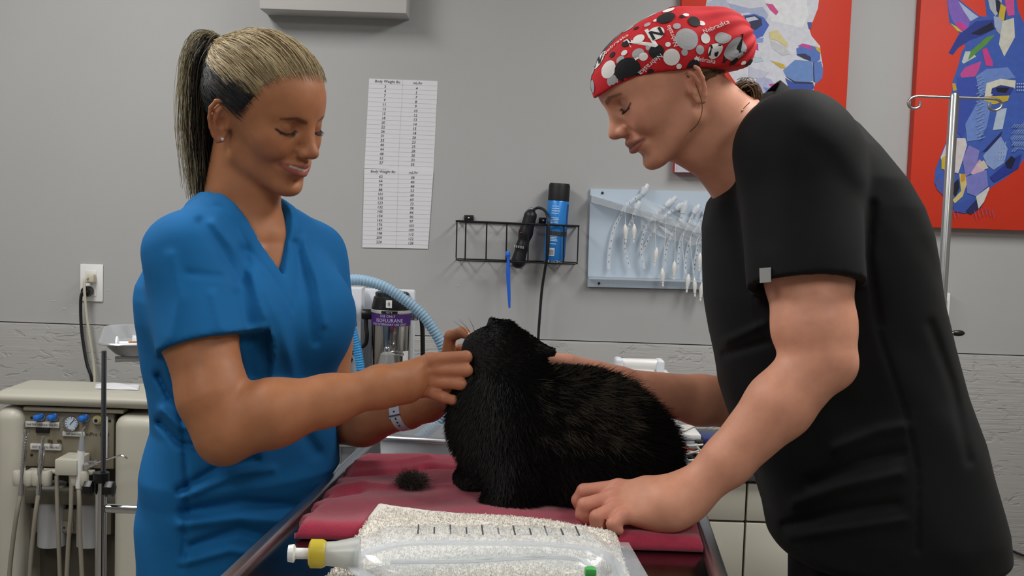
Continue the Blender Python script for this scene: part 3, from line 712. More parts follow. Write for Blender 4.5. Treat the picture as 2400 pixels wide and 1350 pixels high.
# collar band round the back of the neck
pts = []
for t in np.linspace(-1.5, 1.5, 25):
    c = P(1775, 290, 1.675); ax_ = np.array([-.80, 0, .60]); e1 = np.array([.60, 0, .80]); e2 = np.array([0, 1.0, 0])
    pts.append(c+e1*.072*math.cos(t)+e2*.072*math.sin(t)+ax_*(-.004))
cb = MB(); ax_ = np.array([-.80, 0, .60])
n = len(pts); Vc = []
for q in pts: Vc += [q-ax_*.022, q+ax_*.020, q+ax_*.020+.004*(P(1775, 290, 1.675)-q)/.072, q-ax_*.022+.004*(P(1775, 290, 1.675)-q)/.072]
Fc = []
for i in range(n-1):
    for k in range(4): Fc.append((i*4+k, i*4+(k+1) % 4, (i+1)*4+(k+1) % 4, (i+1)*4+k))
Fc += [(0, 1, 2, 3), ((n-1)*4+3, (n-1)*4+2, (n-1)*4+1, (n-1)*4)]
cb.add(Vc, Fc); cb.build('collar_band', m_black, B_ROOT)
def surf_px(f, px, py, y0, y1, n=500):
    q = np.array([P(px, py, y) for y in np.linspace(y0, y1, n)], np.float32); s = f(q); i = int(np.argmax(s < 0)); return q[i]
tq = [surf_px(b_top, px, py, 1.30, 1.60) for px, py in ((1781, 629), (1807, 627), (1807, 661), (1782, 663))]
ty = min(q[1] for q in tq)-.004
MB().prism([P(px, py, ty) for px, py in ((1781, 629), (1807, 627), (1807, 661), (1782, 663))], (0, .003, 0)).build('sleeve_tag', mat('grey_tag', '#a9abac', .7), B_ROOT)
pants('scrub_pants', np.array([P(2045, 1200, 1.68)[0], 1.68, 0]), B_fd, B_ld, .93, mat('black_trousers', '#090a0e', .85, spec=.2), B_ROOT, .09, .105)
# ---------------------------------------------------------------- hair of the person in blue
def strands(paths, rad, seg=3):
    """paths (n, m, 3), rad (n, m): thin tubes"""
    n, m, _ = paths.shape
    T = np.gradient(paths, axis=1); T /= np.linalg.norm(T, axis=2, keepdims=True)+1e-9
    ref = np.tile(np.array([.3, .9, .2]), (n, m, 1)); A = np.cross(T, ref); A /= np.linalg.norm(A, axis=2, keepdims=True)+1e-9; Bv = np.cross(T, A)
    V = np.stack([paths+rad[..., None]*(math.cos(2*math.pi*k/seg)*A+math.sin(2*math.pi*k/seg)*Bv) for k in range(seg)], 2)   # n,m,seg,3
    idx = np.arange(n*m*seg).reshape(n, m, seg); F = []
    for k in range(seg):
        l = (k+1) % seg; F.append(np.stack([idx[:, :-1, k], idx[:, :-1, l], idx[:, 1:, l], idx[:, 1:, k]], -1).reshape(-1, 4))
    return V.reshape(-1, 3), np.concatenate(F)
def strand_colors(cols, m, seg=3): return np.repeat(cols, m*seg, 0)
m_hair = mat('hair_strands', '#9a8560', .42, attr='Col', spec=.35)
HL = np.array([[-.13, -.045], [-.085, -.040], [-.055, -.028], [-.034, .004], [-.020, .040], [.000, .046], [.014, .028], [.028, .022], [.042, .040], [.054, .064], [.066, .082], [.080, .092], [.12, .096]])
def hairline(x): return np.interp(x, HL[:, 0], HL[:, 1])
SKC = np.array([-.002, 0, .045])
TIE = np.array([-.112, -.006, .088])
def skull_r(dirs, g, lift):
    r = np.full(len(dirs), .03, np.float32); step = .012
    lo_ = np.full(len(dirs), .05); hi_ = np.full(len(dirs), .13)
    for _ in range(16):
        mid = (lo_+hi_)/2; d = head_sdf((SKC+dirs*mid[:, None]).astype(np.float32), g, False); ins = d < 0
        lo_ = np.where(ins, mid, lo_); hi_ = np.where(ins, hi_, mid)
    return lo_+lift
def hairA():
    N = 7000; M = 14
    dirs = rng.normal(size=(N*5, 3)); dirs /= np.linalg.norm(dirs, axis=1)[:, None]
    R0 = skull_r(dirs, A_g, 0.0); pts = SKC+dirs*R0[:, None]
    ab = pts[:, 2]-hairline(pts[:, 0]); ok = (ab > -.007*rng.random(N*5)) & ((rng.random(N*5) < np.exp(-ab/.022)+.18))
    dirs = dirs[ok][:N]; pts = pts[ok][:N]; N_ = len(dirs)
    td = (TIE-SKC)/np.linalg.norm(TIE-SKC)
    t = np.linspace(0, 1, M)[None, :, None]
    om = np.arccos(np.clip(dirs@td, -1, 1))[:, None, None]
    path = (np.sin((1-t)*om)*dirs[:, None]+np.sin(t*om)*td)/np.sin(om+1e-6)
    path /= np.linalg.norm(path, axis=2, keepdims=True)
    # gentle sweep: strands bow upward in the middle
    path[..., 2] += .10*np.sin(np.pi*t[..., 0])*np.clip(path[..., 0]+.4, 0, 1)
    path /= np.linalg.norm(path, axis=2, keepdims=True)
    rr = skull_r(path.reshape(-1, 3), A_g, 0.0).reshape(N_, M)
    top = np.clip((pts[:, 2]-.045)/.04, 0, 1)
    lift = (.0012+.0045*rng.random(N_))[:, None]*np.ones((1, M))+top[:, None]*.008*np.sin(np.pi*np.clip(t[..., 0]*1.05, 0, 1))+.0015*np.sin(t[..., 0]*9+rng.random(N_)[:, None]*6)
    end = np.linalg.norm(TIE-SKC)
    rr = rr+lift; e = np.clip((t[..., 0]-.75)/.25, 0, 1); rr = rr*(1-e)+e*(end+.006*rng.random(N_)[:, None])
    jit = rng.normal(size=(N_, M, 3))*.0005
    W = SKC+path*rr[..., None]+jit
    lat = pts[:, 2]-(.058+.28*np.clip(-pts[:, 0], 0, .1))        # below this line the hair is dark
    dark = (lat < 0) & (np.abs(pts[:, 1]) > .02)
    k = rng.random((N_, 1)); blond = np.array(srgb('#ab9670'))*(1-k)+k*np.array(srgb('#dccda8'))
    m2 = rng.random(N_) < .28; blond[m2] = np.array(srgb('#7a6546'))
    dk = np.array(srgb('#17161a'))*(1-k)+k*np.array(srgb('#2e2b2d'))
    m3 = rng.random(N_) < .08; dk[m3] = np.array(srgb('#5a4a36'))
    col = np.where(dark[:, None], dk, blond)
    rad = (.00036+.00026*rng.random(N_))[:, None]*(np.clip(t[..., 0]*8, .35, 1))
    W = A_O+W@A_R.T
    V, F = strands(W, rad); C = strand_colors(col, M)
    # ponytail
    N2, M2 = 2600, 20
    tie = aH(TIE); Yt = tie[1]
    g1 = np.array([tie, P(500, 82, Yt), P(470, 88, Yt+.005), P(449, 150, Yt+.01), P(444, 260, Yt+.005), P(452, 370, Yt), P(462, 470, Yt)])
    g2 = np.array([tie, P(512, 100, Yt-.01), P(500, 130, Yt-.015), P(490, 200, Yt-.015), P(482, 290, Yt-.01), P(485, 370, Yt-.005), P(488, 462, Yt)])
    c1 = catmull(g1, 4)[:M2*2]; c2 = catmull(g2, 4)
    s1 = np.linspace(0, len(c1)-1, M2); 
    def rs(c): return np.stack([np.interp(s1, np.arange(len(c)), c[:, i]) for i in range(3)], 1)
    c1, c2 = rs(c1), rs(c2); u = rng.random(N2); ln = .72+.30*rng.random(N2)
    tt = np.linspace(0, 1, M2)
    S = np.zeros((N2, M2, 3))
    for i in range(N2):
        c = c1*(1-u[i])+c2*u[i]; q = np.clip(tt*ln[i], 0, 1)*(M2-1)
        S[i] = np.stack([np.interp(q, np.arange(M2), c[:, j]) for j in range(3)], 1)
    spread = np.clip(tt*2.2, .15, 1)[None, :, None]
    off = rng.normal(size=(N2, 1, 3))*np.array([.0065, .016, .004])
    wob = .004*np.sin(tt[None, :, None]*7+rng.random((N2, 1, 1))*6.28)*np.array([1, .5, .1])
    S += off*spread+wob*spread
    cc = np.where((u < .42)[:, None], np.array(srgb('#a3987a')), np.array(srgb('#141214')))*(.6+.7*rng.random((N2, 1)))
    m4 = rng.random(N2) < .2; cc[m4] = np.array(srgb('#4b4232'))
    V2, F2 = strands(S, (.00040+.00026*rng.random(N2))[:, None]*np.clip(1.15-tt[None]*.7, .3, 1))
    C2 = strand_colors(cc, M2)
    Va, Fa = join_vf([(V, F), (V2, F2)])
    me = np_mesh('hair', Va, Fa); color_attr(me, np.concatenate([C, C2]))
    ho = link('hair', me, m_hair, A_ROOT); tag(ho, kind='stuff')
    # close-fitting under layer so that no scalp shows between strands
    def cap(p):
        q = (p-A_O)@A_R
        d = head_sdf(q, A_g, False)-.0022
        return np.maximum(d, (hairline(q[:, 0])+.008-q[:, 2])*.7)
    bx = bbox([aH((x, y, z)) for x in (-.11, .12) for y in (-.08, .08) for z in (-.05, .14)], .004)
    V, F = polygonize(cap, bx[0], bx[1], .003, 1)
    q = (V-A_O)@A_R; lat = q[:, 2]-(.058+.28*np.clip(-q[:, 0], 0, .1)); dk = (lat < 0) & (np.abs(q[:, 1]) > .02)
    C = np.where(dk[:, None], np.array(srgb('#1a181a')), np.array(srgb('#a08a62')))
    me = np_mesh('hair_base', V, F); color_attr(me, C); link('hair_base', me, m_hair, A_ROOT)
    b = MB(); ax_ = (c1[1]-c1[0]); ax_ /= np.linalg.norm(ax_); s, u_, _ = frame_from(ax_)
    th = np.linspace(0, 2*math.pi, 21)[:-1]; b.tube([tie+.014*(math.cos(a)*s+math.sin(a)*u_) for a in th], .0035, 6, closed=True); b.build('hair_tie', mat('hair_tie', '#6d6352', .7), A_ROOT)
    # ear stud
    e = aH((.000, -.0665, -.0215)); MB().sphere(e-A_R[:, 1]*.003, .0032, 10, 6).build('earring', mat('clear_gem', '#e8e8ec', .1, .6), A_ROOT)
hairA()
def lashes(O, R, root):
    L = [(.0880, .0185, .0148), (.0915, .0250, .0112), (.0910, .0350, .0104), (.0845, .0440, .0132)]
    c = catmull(L, 7); P_ = []
    for s in (-1, 1):
        for q in c:
            base = q*np.array([1, s, 1]); out = np.array([.0050, .0030*s*(q[1]-.02)/.02, -.0026]); tip = base+out; mid = base+out*.6+np.array([0, 0, -.0008])
            P_.append([O+R@base, O+R@mid, O+R@tip])
    P_ = np.array(P_); V, F = strands(P_, np.tile(np.array([[.0004, .0003, .0001]]), (len(P_), 1)))
    o = link('eyelashes', np_mesh('eyelashes', V, F), mat('eyelash', '#120d0c', .6), root); tag(o, kind='stuff')
lashes(A_O, A_R, A_ROOT); lashes(B_O, B_R, B_ROOT)
# ---------------------------------------------------------------- printed surgical cap and hair of the person in black
CL = np.array([[-.15, -.030], [-.11, -.022], [-.06, -.004], [-.03, .012], [.0, .023], [.03, .036], [.06, .046], [.09, .050], [.13, .046]])
def cap_sdf(q):
    d = d_el(q, (-.004, 0, .038), (.112, .0825, .078))
    d = smin(d, d_el(q, (-.085, 0, .022), (.056, .066, .054)), .03)
    d = smin(d, d_el(q, (.048, 0, .040), (.070, .066, .060)), .02)
    # soft puckers gathering towards the back
    ang = np.arctan2(q[:, 2]-.02, q[:, 1]); w_ = np.clip((-.03-q[:, 0])/.06, 0, 1)
    d = d-w_*.0022*np.sin(ang*17)-.0012*np.sin(q[:, 0]*60+q[:, 2]*45)
    low = np.clip(1-(q[:, 2]-np.interp(q[:, 0], CL[:, 0], CL[:, 1]))/.03, 0, 1)
    d = d+low*.004
    return np.maximum(d, (np.interp(q[:, 0], CL[:, 0], CL[:, 1])-q[:, 2])*.93).astype(np.float32)
cV, cF = polygonize(cap_sdf, (-.155, -.10, -.045), (.14, .10, .15), .0025, 1)
capW = B_O+cV@B_R.T
m_cap = mat('red_cap_cotton', '#c31622', .8, noise=(30, .06), bump=(1500, .15, None, .0005))
cap_o = link('surgical_cap', np_mesh('surgical_cap', capW, cF), m_cap, B_ROOT); cap_o['label'] = 'red surgical cap printed with dots and letters'
def cap_decal(name, V2, F2, u0, v0, rot, mt, off):
    """flat print wrapped on the cap: V2 in metres around 0; u0 forward angle, v0 height angle seen from the side"""
    ca, sa = math.cos(rot), math.sin(rot)
    base = np.array([math.sin(u0)*math.cos(v0), math.cos(u0)*math.cos(v0), math.sin(v0)])
    e1 = np.array([math.cos(u0), -math.sin(u0), 0]); e1 = -e1; e2 = np.cross(base, e1); e2 = e2 if e2[2] > 0 else -e2
    X = V2[:, 0]*ca-V2[:, 1]*sa; Yy = V2[:, 0]*sa+V2[:, 1]*ca
    org = np.array([-.01, 0, .03])
    q = base*.085+X[:, None]*e1+Yy[:, None]*e2
    d = q/np.linalg.norm(q, axis=1)[:, None]
    lo_ = np.full(len(d), .03); hi_ = np.full(len(d), .17)
    for _ in range(18):
        mid = (lo_+hi_)/2; s = cap_sdf((org+d*mid[:, None]).astype(np.float32)) < 0
        lo_ = np.where(s, mid, lo_); hi_ = np.where(s, hi_, mid)
    pts = org+d*(lo_+off)[:, None]
    lowlim = np.interp(pts[:, 0], CL[:, 0], CL[:, 1])+.001
    bad = pts[:, 2] < lowlim; pts[:, 2] = np.maximum(pts[:, 2], lowlim)
    return pts, bad
def disc(r, n=24, rings=3, ex=1.0):
    V = [(0, 0)]; F = []
    for i in range(1, rings+1):
        for k in range(n):
            a = 2*math.pi*k/n; V.append((r*ex*i/rings*math.cos(a), r*i/rings*math.sin(a)))
    for k in range(n): F.append((0, 1+k, 1+(k+1) % n))
    for i in range(rings-1):
        for k in range(n):
            a = 1+i*n; F.append((a+k, a+n+k, a+n+(k+1) % n, a+(k+1) % n))
    return np.array(V), F
def px_uv(px, py):
    """where a pixel of the photo falls on the cap"""
    d = ray(px, py); o = (C_O-B_O)@B_R; dl = d@B_R
    t = np.linspace(1.2, 2.0, 1600); q = (o+dl*t[:, None]).astype(np.float32); s = cap_sdf(q)
    i = np.argmax(s < 0) if (s < 0).any() else int(np.argmin(s))
    v = q[i]-np.array([-.01, 0, .03]); v /= np.linalg.norm(v)
    return math.atan2(v[0], v[1]), math.asin(v[2])
m_pw, m_pg, m_pk, m_pr = mat('print_white', '#e6e2e0', .8), mat('print_grey', '#a9a8ac', .8), mat('print_black', '#14161a', .8), mat('print_red', '#c31622', .8)
dots = {'w': [], 'g': [], 'k': []}
for (zx, zy, r, c) in [(577, 240, 57, 'w'), (195, 300, 68, 'g'), (300, 240, 22, 'w'), (380, 208, 40, 'g'), (435, 205, 18, 'k'), (530, 95, 48, 'w'), (645, 130, 64, 'k'), (575, 150, 18, 'w'), (515, 180, 24, 'g'), (725, 190, 26, 'g'), (848, 160, 42, 'k'), (903, 172, 21, 'w'),
    (798, 280, 80, 'g'), (928, 280, 34, 'w'), (1048, 275, 38, 'g'), (890, 360, 32, 'g'), (995, 370, 48, 'w'), (1140, 360, 60, 'g'), (365, 310, 28, 'k'), (455, 280, 36, 'w'), (530, 340, 24, 'g'), (580, 370, 48, 'k'), (662, 322, 18, 'w'), (688, 412, 56, 'w'), (780, 378, 23, 'g'), (865, 432, 22, 'w'),
    (450, 385, 34, 'g'), (488, 408, 26, 'w'), (350, 380, 17, 'w'), (265, 393, 17, 'k'), (322, 430, 22, 'g'), (172, 428, 48, 'w'), (235, 497, 45, 'w'), (376, 500, 67, 'k'), (540, 518, 21, 'k'), (680, 520, 34, 'g'), (740, 478, 19, 'w'), (465, 548, 20, 'w'), (265, 580, 30, 'g'), (845, 485, 56, 'k'), (125, 510, 20, 'g'), (120, 620, 30, 'g'),
    (975, 540, 50, 'g'), (960, 500, 16, 'k'), (1010, 497, 15, 'w'), (1070, 525, 26, 'g'), (1135, 485, 22, 'w'), (1130, 445, 20, 'k'), (1200, 458, 14, 'w'), (1232, 470, 34, 'k'), (1200, 545, 24, 'g'), (275, 175, 32, 'k'), (340, 170, 16, 'k'), (430, 95, 30, 'k'), (665, 75, 40, 'w'), (790, 110, 20, 'w'), (760, 122, 16, 'k'), (150, 320, 18, 'k'), (140, 385, 14, 'w'), (125, 420, 20, 'k')]:
    dots[c].append((1350+zx/3.068, zy/3.068, r/3.068/1540))
def decal_build(name, items, mt, off):
    for (V2, F2, u0, v0, rot) in items:
        p, bad = cap_decal(name, V2, F2, u0, v0, rot, mt, off); V = B_O+p@B_R.T
        if name.endswith('print') and bad.any(): continue
        F = F2 if bad.mean() < .6 else []
        if F: link(name, np_mesh(name, V, F, False), mt, cap_o)
r2 = random.Random(5)
for c, mt, off in (('w', m_pw, .0010), ('g', m_pg, .0008), ('k', m_pk, .0012)):
    it = []
    for (px, py, r) in dots[c]:
        V2, F2 = disc(r); u0, v0 = px_uv(px, py); it.append((V2, F2, u0, v0, 0))
    for _ in range(12):    # the print goes on round the far side
        V2, F2 = disc(r2.choice([.006, .012, .018, .024])); it.append((V2, F2, math.pi+r2.uniform(-1.4, 1.4), r2.uniform(-.1, 1.2), 0))
    decal_build({'w': 'white_dot', 'g': 'grey_dot', 'k': 'black_dot'}[c], it, mt, off)
def tgeo(s, h, sp=1.0):
    V, F = text_geo(s, h, 'CENTER', 0.0, sp)
    V = V[:, :2].copy(); V[:, 1] -= (V[:, 1].max()+V[:, 1].min())/2
    return V, F
itk = []; itw = []
for (zx, zy, h, rot) in [(580, 243, .025, 0), (170, 430, .020, .25), (990, 365, .021, -.5), (118, 640, .020, .3)]:
    V2, F2 = tgeo('N', h); 
    V2 = np.concatenate([V2, V2+[.0009, 0], V2-[.0009, 0]]); n = len(V2)//3; F2 = F2+[tuple(i+n for i in f) for f in F2]+[tuple(i+2*n for i in f) for f in F2]
    itk.append((V2, F2, *px_uv(1350+zx/3.068, zy/3.068), rot))
for (zx, zy, h, rot) in [(285, 318, .0098, .75), (690, 258, .0098, 1.35), (545, 462, .0098, .28+math.pi), (990, 200, .009, -.25), (925, 432, .0098, -.55), (168, 612, .011, -1.1), (450, 135, .011, 1.3)]:
    V2, F2 = tgeo('Nebraska', h); itw.append((V2, F2, *px_uv(1350+zx/3.068, zy/3.068), rot))
for (zx, zy, h, rot) in [(470, 310, .055, .25), (150, 545, .040, -.5), (1085, 395, .035, -.9)]:
    V2, F2 = tgeo('N', h); itw.append((V2, F2, *px_uv(1350+zx/3.068, zy/3.068), rot))
decal_build('letter_n_print', itk, m_pk, .0016); decal_build('word_print', itw, m_pw, .0018)
# block outline print on the grey patch
sq = np.array([(-.011, -.016), (.011, -.016), (.011, -.002), (.005, -.002), (.005, .016), (-.011, .016)])
decal_build('block_print', [(sq, [(0, 1, 2, 3), (0, 3, 4, 5)], *px_uv(1350+1140/3.068, 362/3.068), -.4)], m_pk, .0014)
# hair at the nape below the cap
def hairB():
    N, M = 900, 10; S = np.zeros((N, M, 3)); t = np.linspace(0, 1, M)
    for i in range(N):
        s = rng.uniform(-1, 1); x0 = rng.uniform(-.085, .0); y0 = np.sign(s)*rng.uniform(.2, 1)*.062*math.sqrt(max(.1, 1-(x0/.11)**2)); z0 = np.interp(x0, CL[:, 0], CL[:, 1])-rng.uniform(-.002, .024)
        a = np.array([x0, y0, z0]); e = np.array([-.100, .012*s, .006+rng.uniform(-.006, .006)])
        c = a[None]*(1-t[:, None])+e[None]*t[:, None]
        v = c-SKC; v /= np.linalg.norm(v, axis=1)[:, None]; S[i] = v
    fl = S.reshape(-1, 3); rr = skull_r(fl, B_g, .0015)
    W = (SKC+fl*rr[:, None]).reshape(N, M, 3)+rng.normal(size=(N, M, 3))*.0006
    W = B_O+W@B_R.T
    k = rng.random((N, 1)); col = np.array(srgb('#4a3524'))*(1-k)+k*np.array(srgb('#8a6a48'))
    V, F = strands(W, np.full((N, M), .0006)); C = strand_colors(col, M)
    N2, M2 = 220, 12; tt = np.linspace(0, 1, M2); S2 = np.zeros((N2, M2, 3))
    g = catmull([P(1735, 205, 1.64), P(1748, 198, 1.645), P(1760, 205, 1.65), P(1767, 222, 1.65), P(1764, 240, 1.65)], 4); gi = np.linspace(0, len(g)-1, M2)
    base = np.stack([np.interp(gi, np.arange(len(g)), g[:, j]) for j in range(3)], 1)
    for i in range(N2): S2[i] = base+rng.normal(size=3)*np.array([.006, .010, .004])*np.clip(1-.3*tt[:, None], 0, 1)
    V2, F2 = strands(S2, np.full((N2, M2), .0006)); k = rng.random((N2, 1)); C2 = strand_colors(np.array(srgb('#3d2c20'))*(1-k)+k*np.array(srgb('#85684a')), M2)
    # loose lock in front of the neck and a stray strand from the ear
    g = catmull([P(1630, 195, 1.545), P(1644, 235, 1.545), P(1645, 265, 1.55), P(1635, 290, 1.555), P(1618, 308, 1.56)], 6)
    S3 = np.stack([g+rng.normal(size=3)*.0005 for _ in range(6)]); V3, F3 = strands(S3, np.full(S3.shape[:2], .0004)); C3 = strand_colors(np.tile(np.array(srgb('#6b4a30')), (6, 1)), S3.shape[1])
    Va, Fa = join_vf([(V, F), (V2, F2), (V3, F3)]); me = np_mesh('hair', Va, Fa); color_attr(me, np.concatenate([C, C2, C3])); tag(link('hair', me, m_hair, B_ROOT), kind='stuff')
hairB()
# fine necklace
nk = catmull([P(1757, 240, 1.60), P(1737, 262, 1.595), P(1724, 300, 1.59), P(1716, 345, 1.59)], 6)
nb = MB().tube(nk, .0007, 5); 
for q in (P(1740, 259, 1.594), P(1734, 272, 1.594)): nb.sphere(q, .0018, 8, 6)
nb.build('necklace', mat('gold_chain', '#d9b98a', .25, 1.0), B_ROOT)
def nail(px, py, y0, y1, r, body, root, ax, m):
    q = surf_px(body, px, py, y0, y1).astype(float); g = grad(body, q[None].astype(np.float32))[0]; a = np.asarray(ax, float); a = a-g*(a@g); a /= np.linalg.norm(a); b = np.cross(g, a)
    MB().sphere(q+g*.0002, (r*1.25, r*.9, .0011), 12, 8, np.stack([a, b, g], 1)).build('fingernail', m, root)
m_nail = mat('fingernail', '#d9a896', .3)
nail(1243, 833, 1.58, 1.66, .0062, b_body, B_ROOT, C_R*-1, m_nail); nail(1103, 783, 1.60, 1.68, .0045, a_body, A_ROOT, C_R, m_nail)
# ---------------------------------------------------------------- examination table
TZ = .95
ta = np.array([.085, .9964, 0]); tr = np.array([.9964, -.085, 0]); tcn = np.array([.0015, 1.6, 0])
def T(u, v, z): return tcn+tr*u+ta*v+np.array([0, 0, z])
TR = np.stack([tr, ta, np.array([0, 0, 1.0])], 1)
m_steel = mat('brushed_steel', '#8d8f94', .28, 1.0, noise=(3, .05))
m_rim = mat('bright_steel_rim', '#c3c6ca', .30, 1.0)
m_chrome = mat('chrome', '#d6d8da', .12, 1.0)
tb = thing('exam_table', 'stainless steel examination table carrying the towels and the cat', 'table', T(0, -.2, 0))
MB().box(T(0, -.2, TZ-.012), (.585, 1.22, .022), TR, .004).build('table_top', mat('dark_steel_top', '#6b6666', .16, 1.0), tb)
for u0, v0, su, sv in ((-.293, -.2, .022, 1.25), (.293, -.2, .022, 1.25), (0, .425, .60, .022), (0, -.825, .60, .022)):
    MB().box(T(u0, v0, TZ-.010), (su, sv, .034), TR, .008, 3).build('rim', m_rim, tb)
MB().box(T(0, -.2, TZ-.05), (.40, .90, .055), TR, .01).build('under_frame', m_steel, tb)
MB().box(T(0, -.2, .47), (.13, .18, .82), TR, .012).build('column', m_steel, tb)
MB().box(T(0, -.2, .035), (.50, .95, .066), TR, .015).build('base', mat('table_base_grey', '#5d6064', .45), tb)
# ---------------------------------------------------------------- towels
def cloth_slab(name, corners, z0, T_, nu, nv, hf, m, edge=.014, wob=None, z0f=None):
    """corners: 4 points (near-left, near-right, far-right, far-left); a soft folded slab between z0 and z0+T_"""
    c = [np.asarray(q, float)[:2] for q in corners]
    U, Vv = np.meshgrid(np.linspace(0, 1, nu), np.linspace(0, 1, nv), indexing='ij')
    xy = (c[0]*((1-U)*(1-Vv))[..., None]+c[1]*(U*(1-Vv))[..., None]+c[2]*(U*Vv)[..., None]+c[3]*((1-U)*Vv)[..., None])
    wl = np.linalg.norm(c[1]-c[0]); hl = np.linalg.norm(c[3]-c[0])
    ed = np.minimum(np.minimum(U, 1-U)*wl, np.minimum(Vv, 1-Vv)*hl); s = np.clip(ed/edge, 0, 1)
    if wob is not None: xy = xy+wob(U, Vv)[..., None]*np.array([1.0, 0.0])
    zb = z0f(xy[..., 0], xy[..., 1]) if z0f else np.full(U.shape, z0)
    z = zb+(z0+T_-zb)*(.35+.65*np.sqrt(1-(1-s)**2))+hf(xy[..., 0], xy[..., 1], U, Vv)*s
    top = np.concatenate([xy, z[..., None]], -1).reshape(-1, 3); bot = top.copy(); bot[:, 2] = zb.ravel()
    n = nu*nv; I = np.arange(n).reshape(nu, nv)
    F = [np.stack([I[:-1, :-1], I[1:, :-1], I[1:, 1:], I[:-1, 1:]], -1).reshape(-1, 4), np.stack([I[:-1, :-1], I[:-1, 1:], I[1:, 1:], I[1:, :-1]], -1).reshape(-1, 4)+n]
    for e in (I[:, 0][::-1], I[-1, :][::-1], I[:, -1], I[0, :]):
        F.append(np.stack([e[:-1], e[1:], e[1:]+n, e[:-1]+n], -1))
    me = np_mesh(name, np.concatenate([top, bot]), np.concatenate(F)); return link(name, me, m)
RZ = .9505; RT = .021; RZT = RZ+RT
def red_h(x, y, U, V):
    h = .0016*np.sin(x*38+y*14)+.0014*np.sin(y*60-x*20+np.sin(x*25))
    for (a, b, w_, am) in (((770, 1118), (1010, 1092), .010, -.007), ((790, 1100), (1000, 1078), .012, .008), ((1000, 1092), (1150, 1100), .009, -.006), ((880, 1140), (1060, 1140), .012, .004), ((740, 1165), (840, 1150), .010, -.006), ((730, 1150), (850, 1138), .010, .005), ((1580, 1100), (1640, 1220), .012, .004)):
        A = G(*a, RZT)[:2]; B = G(*b, RZT)[:2]; ab = B-A; t = np.clip(((x-A[0])*ab[0]+(y-A[1])*ab[1])/(ab@ab), 0, 1)
        h = h+am*np.exp(-(((x-A[0]-t*ab[0])**2+(y-A[1]-t*ab[1])**2)/w_**2))
    return h
m_red = mat('burgundy_towel', '#ab2f4a', .95, noise=(60, .10), bump=(700, .55, None, .002), sheen=.35)
rt = cloth_slab('red_towel', [G(690, 1226, RZT), G(1650, 1258, RZT), G(1592, 1068, RZT), G(848, 1058, RZT)], RZ, RT, 150, 120, red_h, m_red, .016, lambda U, V: .004*np.sin(V*40)*np.clip(1-U*12, 0, 1)+.003*np.sin(V*90)*np.clip(1-U*12, 0, 1))
tag(rt, 'thick burgundy red towel spread under the cat on the steel table', 'towel')
# stitched hem along the left edge of the towel
WZ = RZT+.002; WT = .024
WZT = WZ+WT
def white_h(x, y, U, V):
    n = .0007*np.sin(x*620)*np.sin(y*580+x*60)+.0005*np.sin(x*300+y*410)+.004*np.sin(x*18+1)+.003*np.sin(y*30)
    return n+rng.normal(size=x.shape)*.0003
m_white = mat('white_terry', '#efe9dd', 1.0, noise=(220, .04), bump=(420, .4, None, .003), sheen=.4)
wl_ = [G(700, 1420, .99), G(1510, 1420, .99), G(1452, 1246, WZT), G(884, 1166, WZT)]
wt_ = cloth_slab('white_towel', wl_, .9505, WZT-.9505, 200, 150, white_h, m_white, .020, None, lambda x, y: .9505+(RT+.003)*np.clip((y-(1.395-.055*(x+.25)/.5)+.03)/.02, 0, 1))
tag(wt_, 'folded cream white terry towel lying under the clear fluid bag', 'towel')
# loops of pile standing along the crest of the white towel
def pile():
    N = 24000; u = rng.random(N); v = np.where(rng.random(N) < .45, .955+.045*rng.random(N), rng.random(N))
    c = [np.asarray(q)[:2] for q in wl_]
    xy = c[0]*((1-u)*(1-v))[:, None]+c[1]*(u*(1-v))[:, None]+c[2]*(u*v)[:, None]+c[3]*((1-u)*v)[:, None]
    z = WZT+.004*np.sin(xy[:, 0]*18+1)+.003*np.sin(xy[:, 1]*30)-.001
    ed = np.minimum(np.minimum(u, 1-u)*.4, np.minimum(v, 1-v)*.3); s = np.clip(ed/.020, 0, 1); z = .9505+(z-.9505)*(.35+.65*np.sqrt(1-(1-s)**2))
    b = np.concatenate([xy, z[:, None]], 1); o = rng.normal(size=(N, 3))*.0011; o[:, 2] = np.abs(o[:, 2])+.0018
    S = np.stack([b, b+o, b+o*np.array([1.6, 1.6, .1])+np.array([0, 0, .0006])], 1)
    V, F = strands(S, np.full((N, 3), .00055)); ob = link('terry_pile', np_mesh('terry_pile', V, F), m_white, wt_); tag(ob, kind='stuff')
pile()
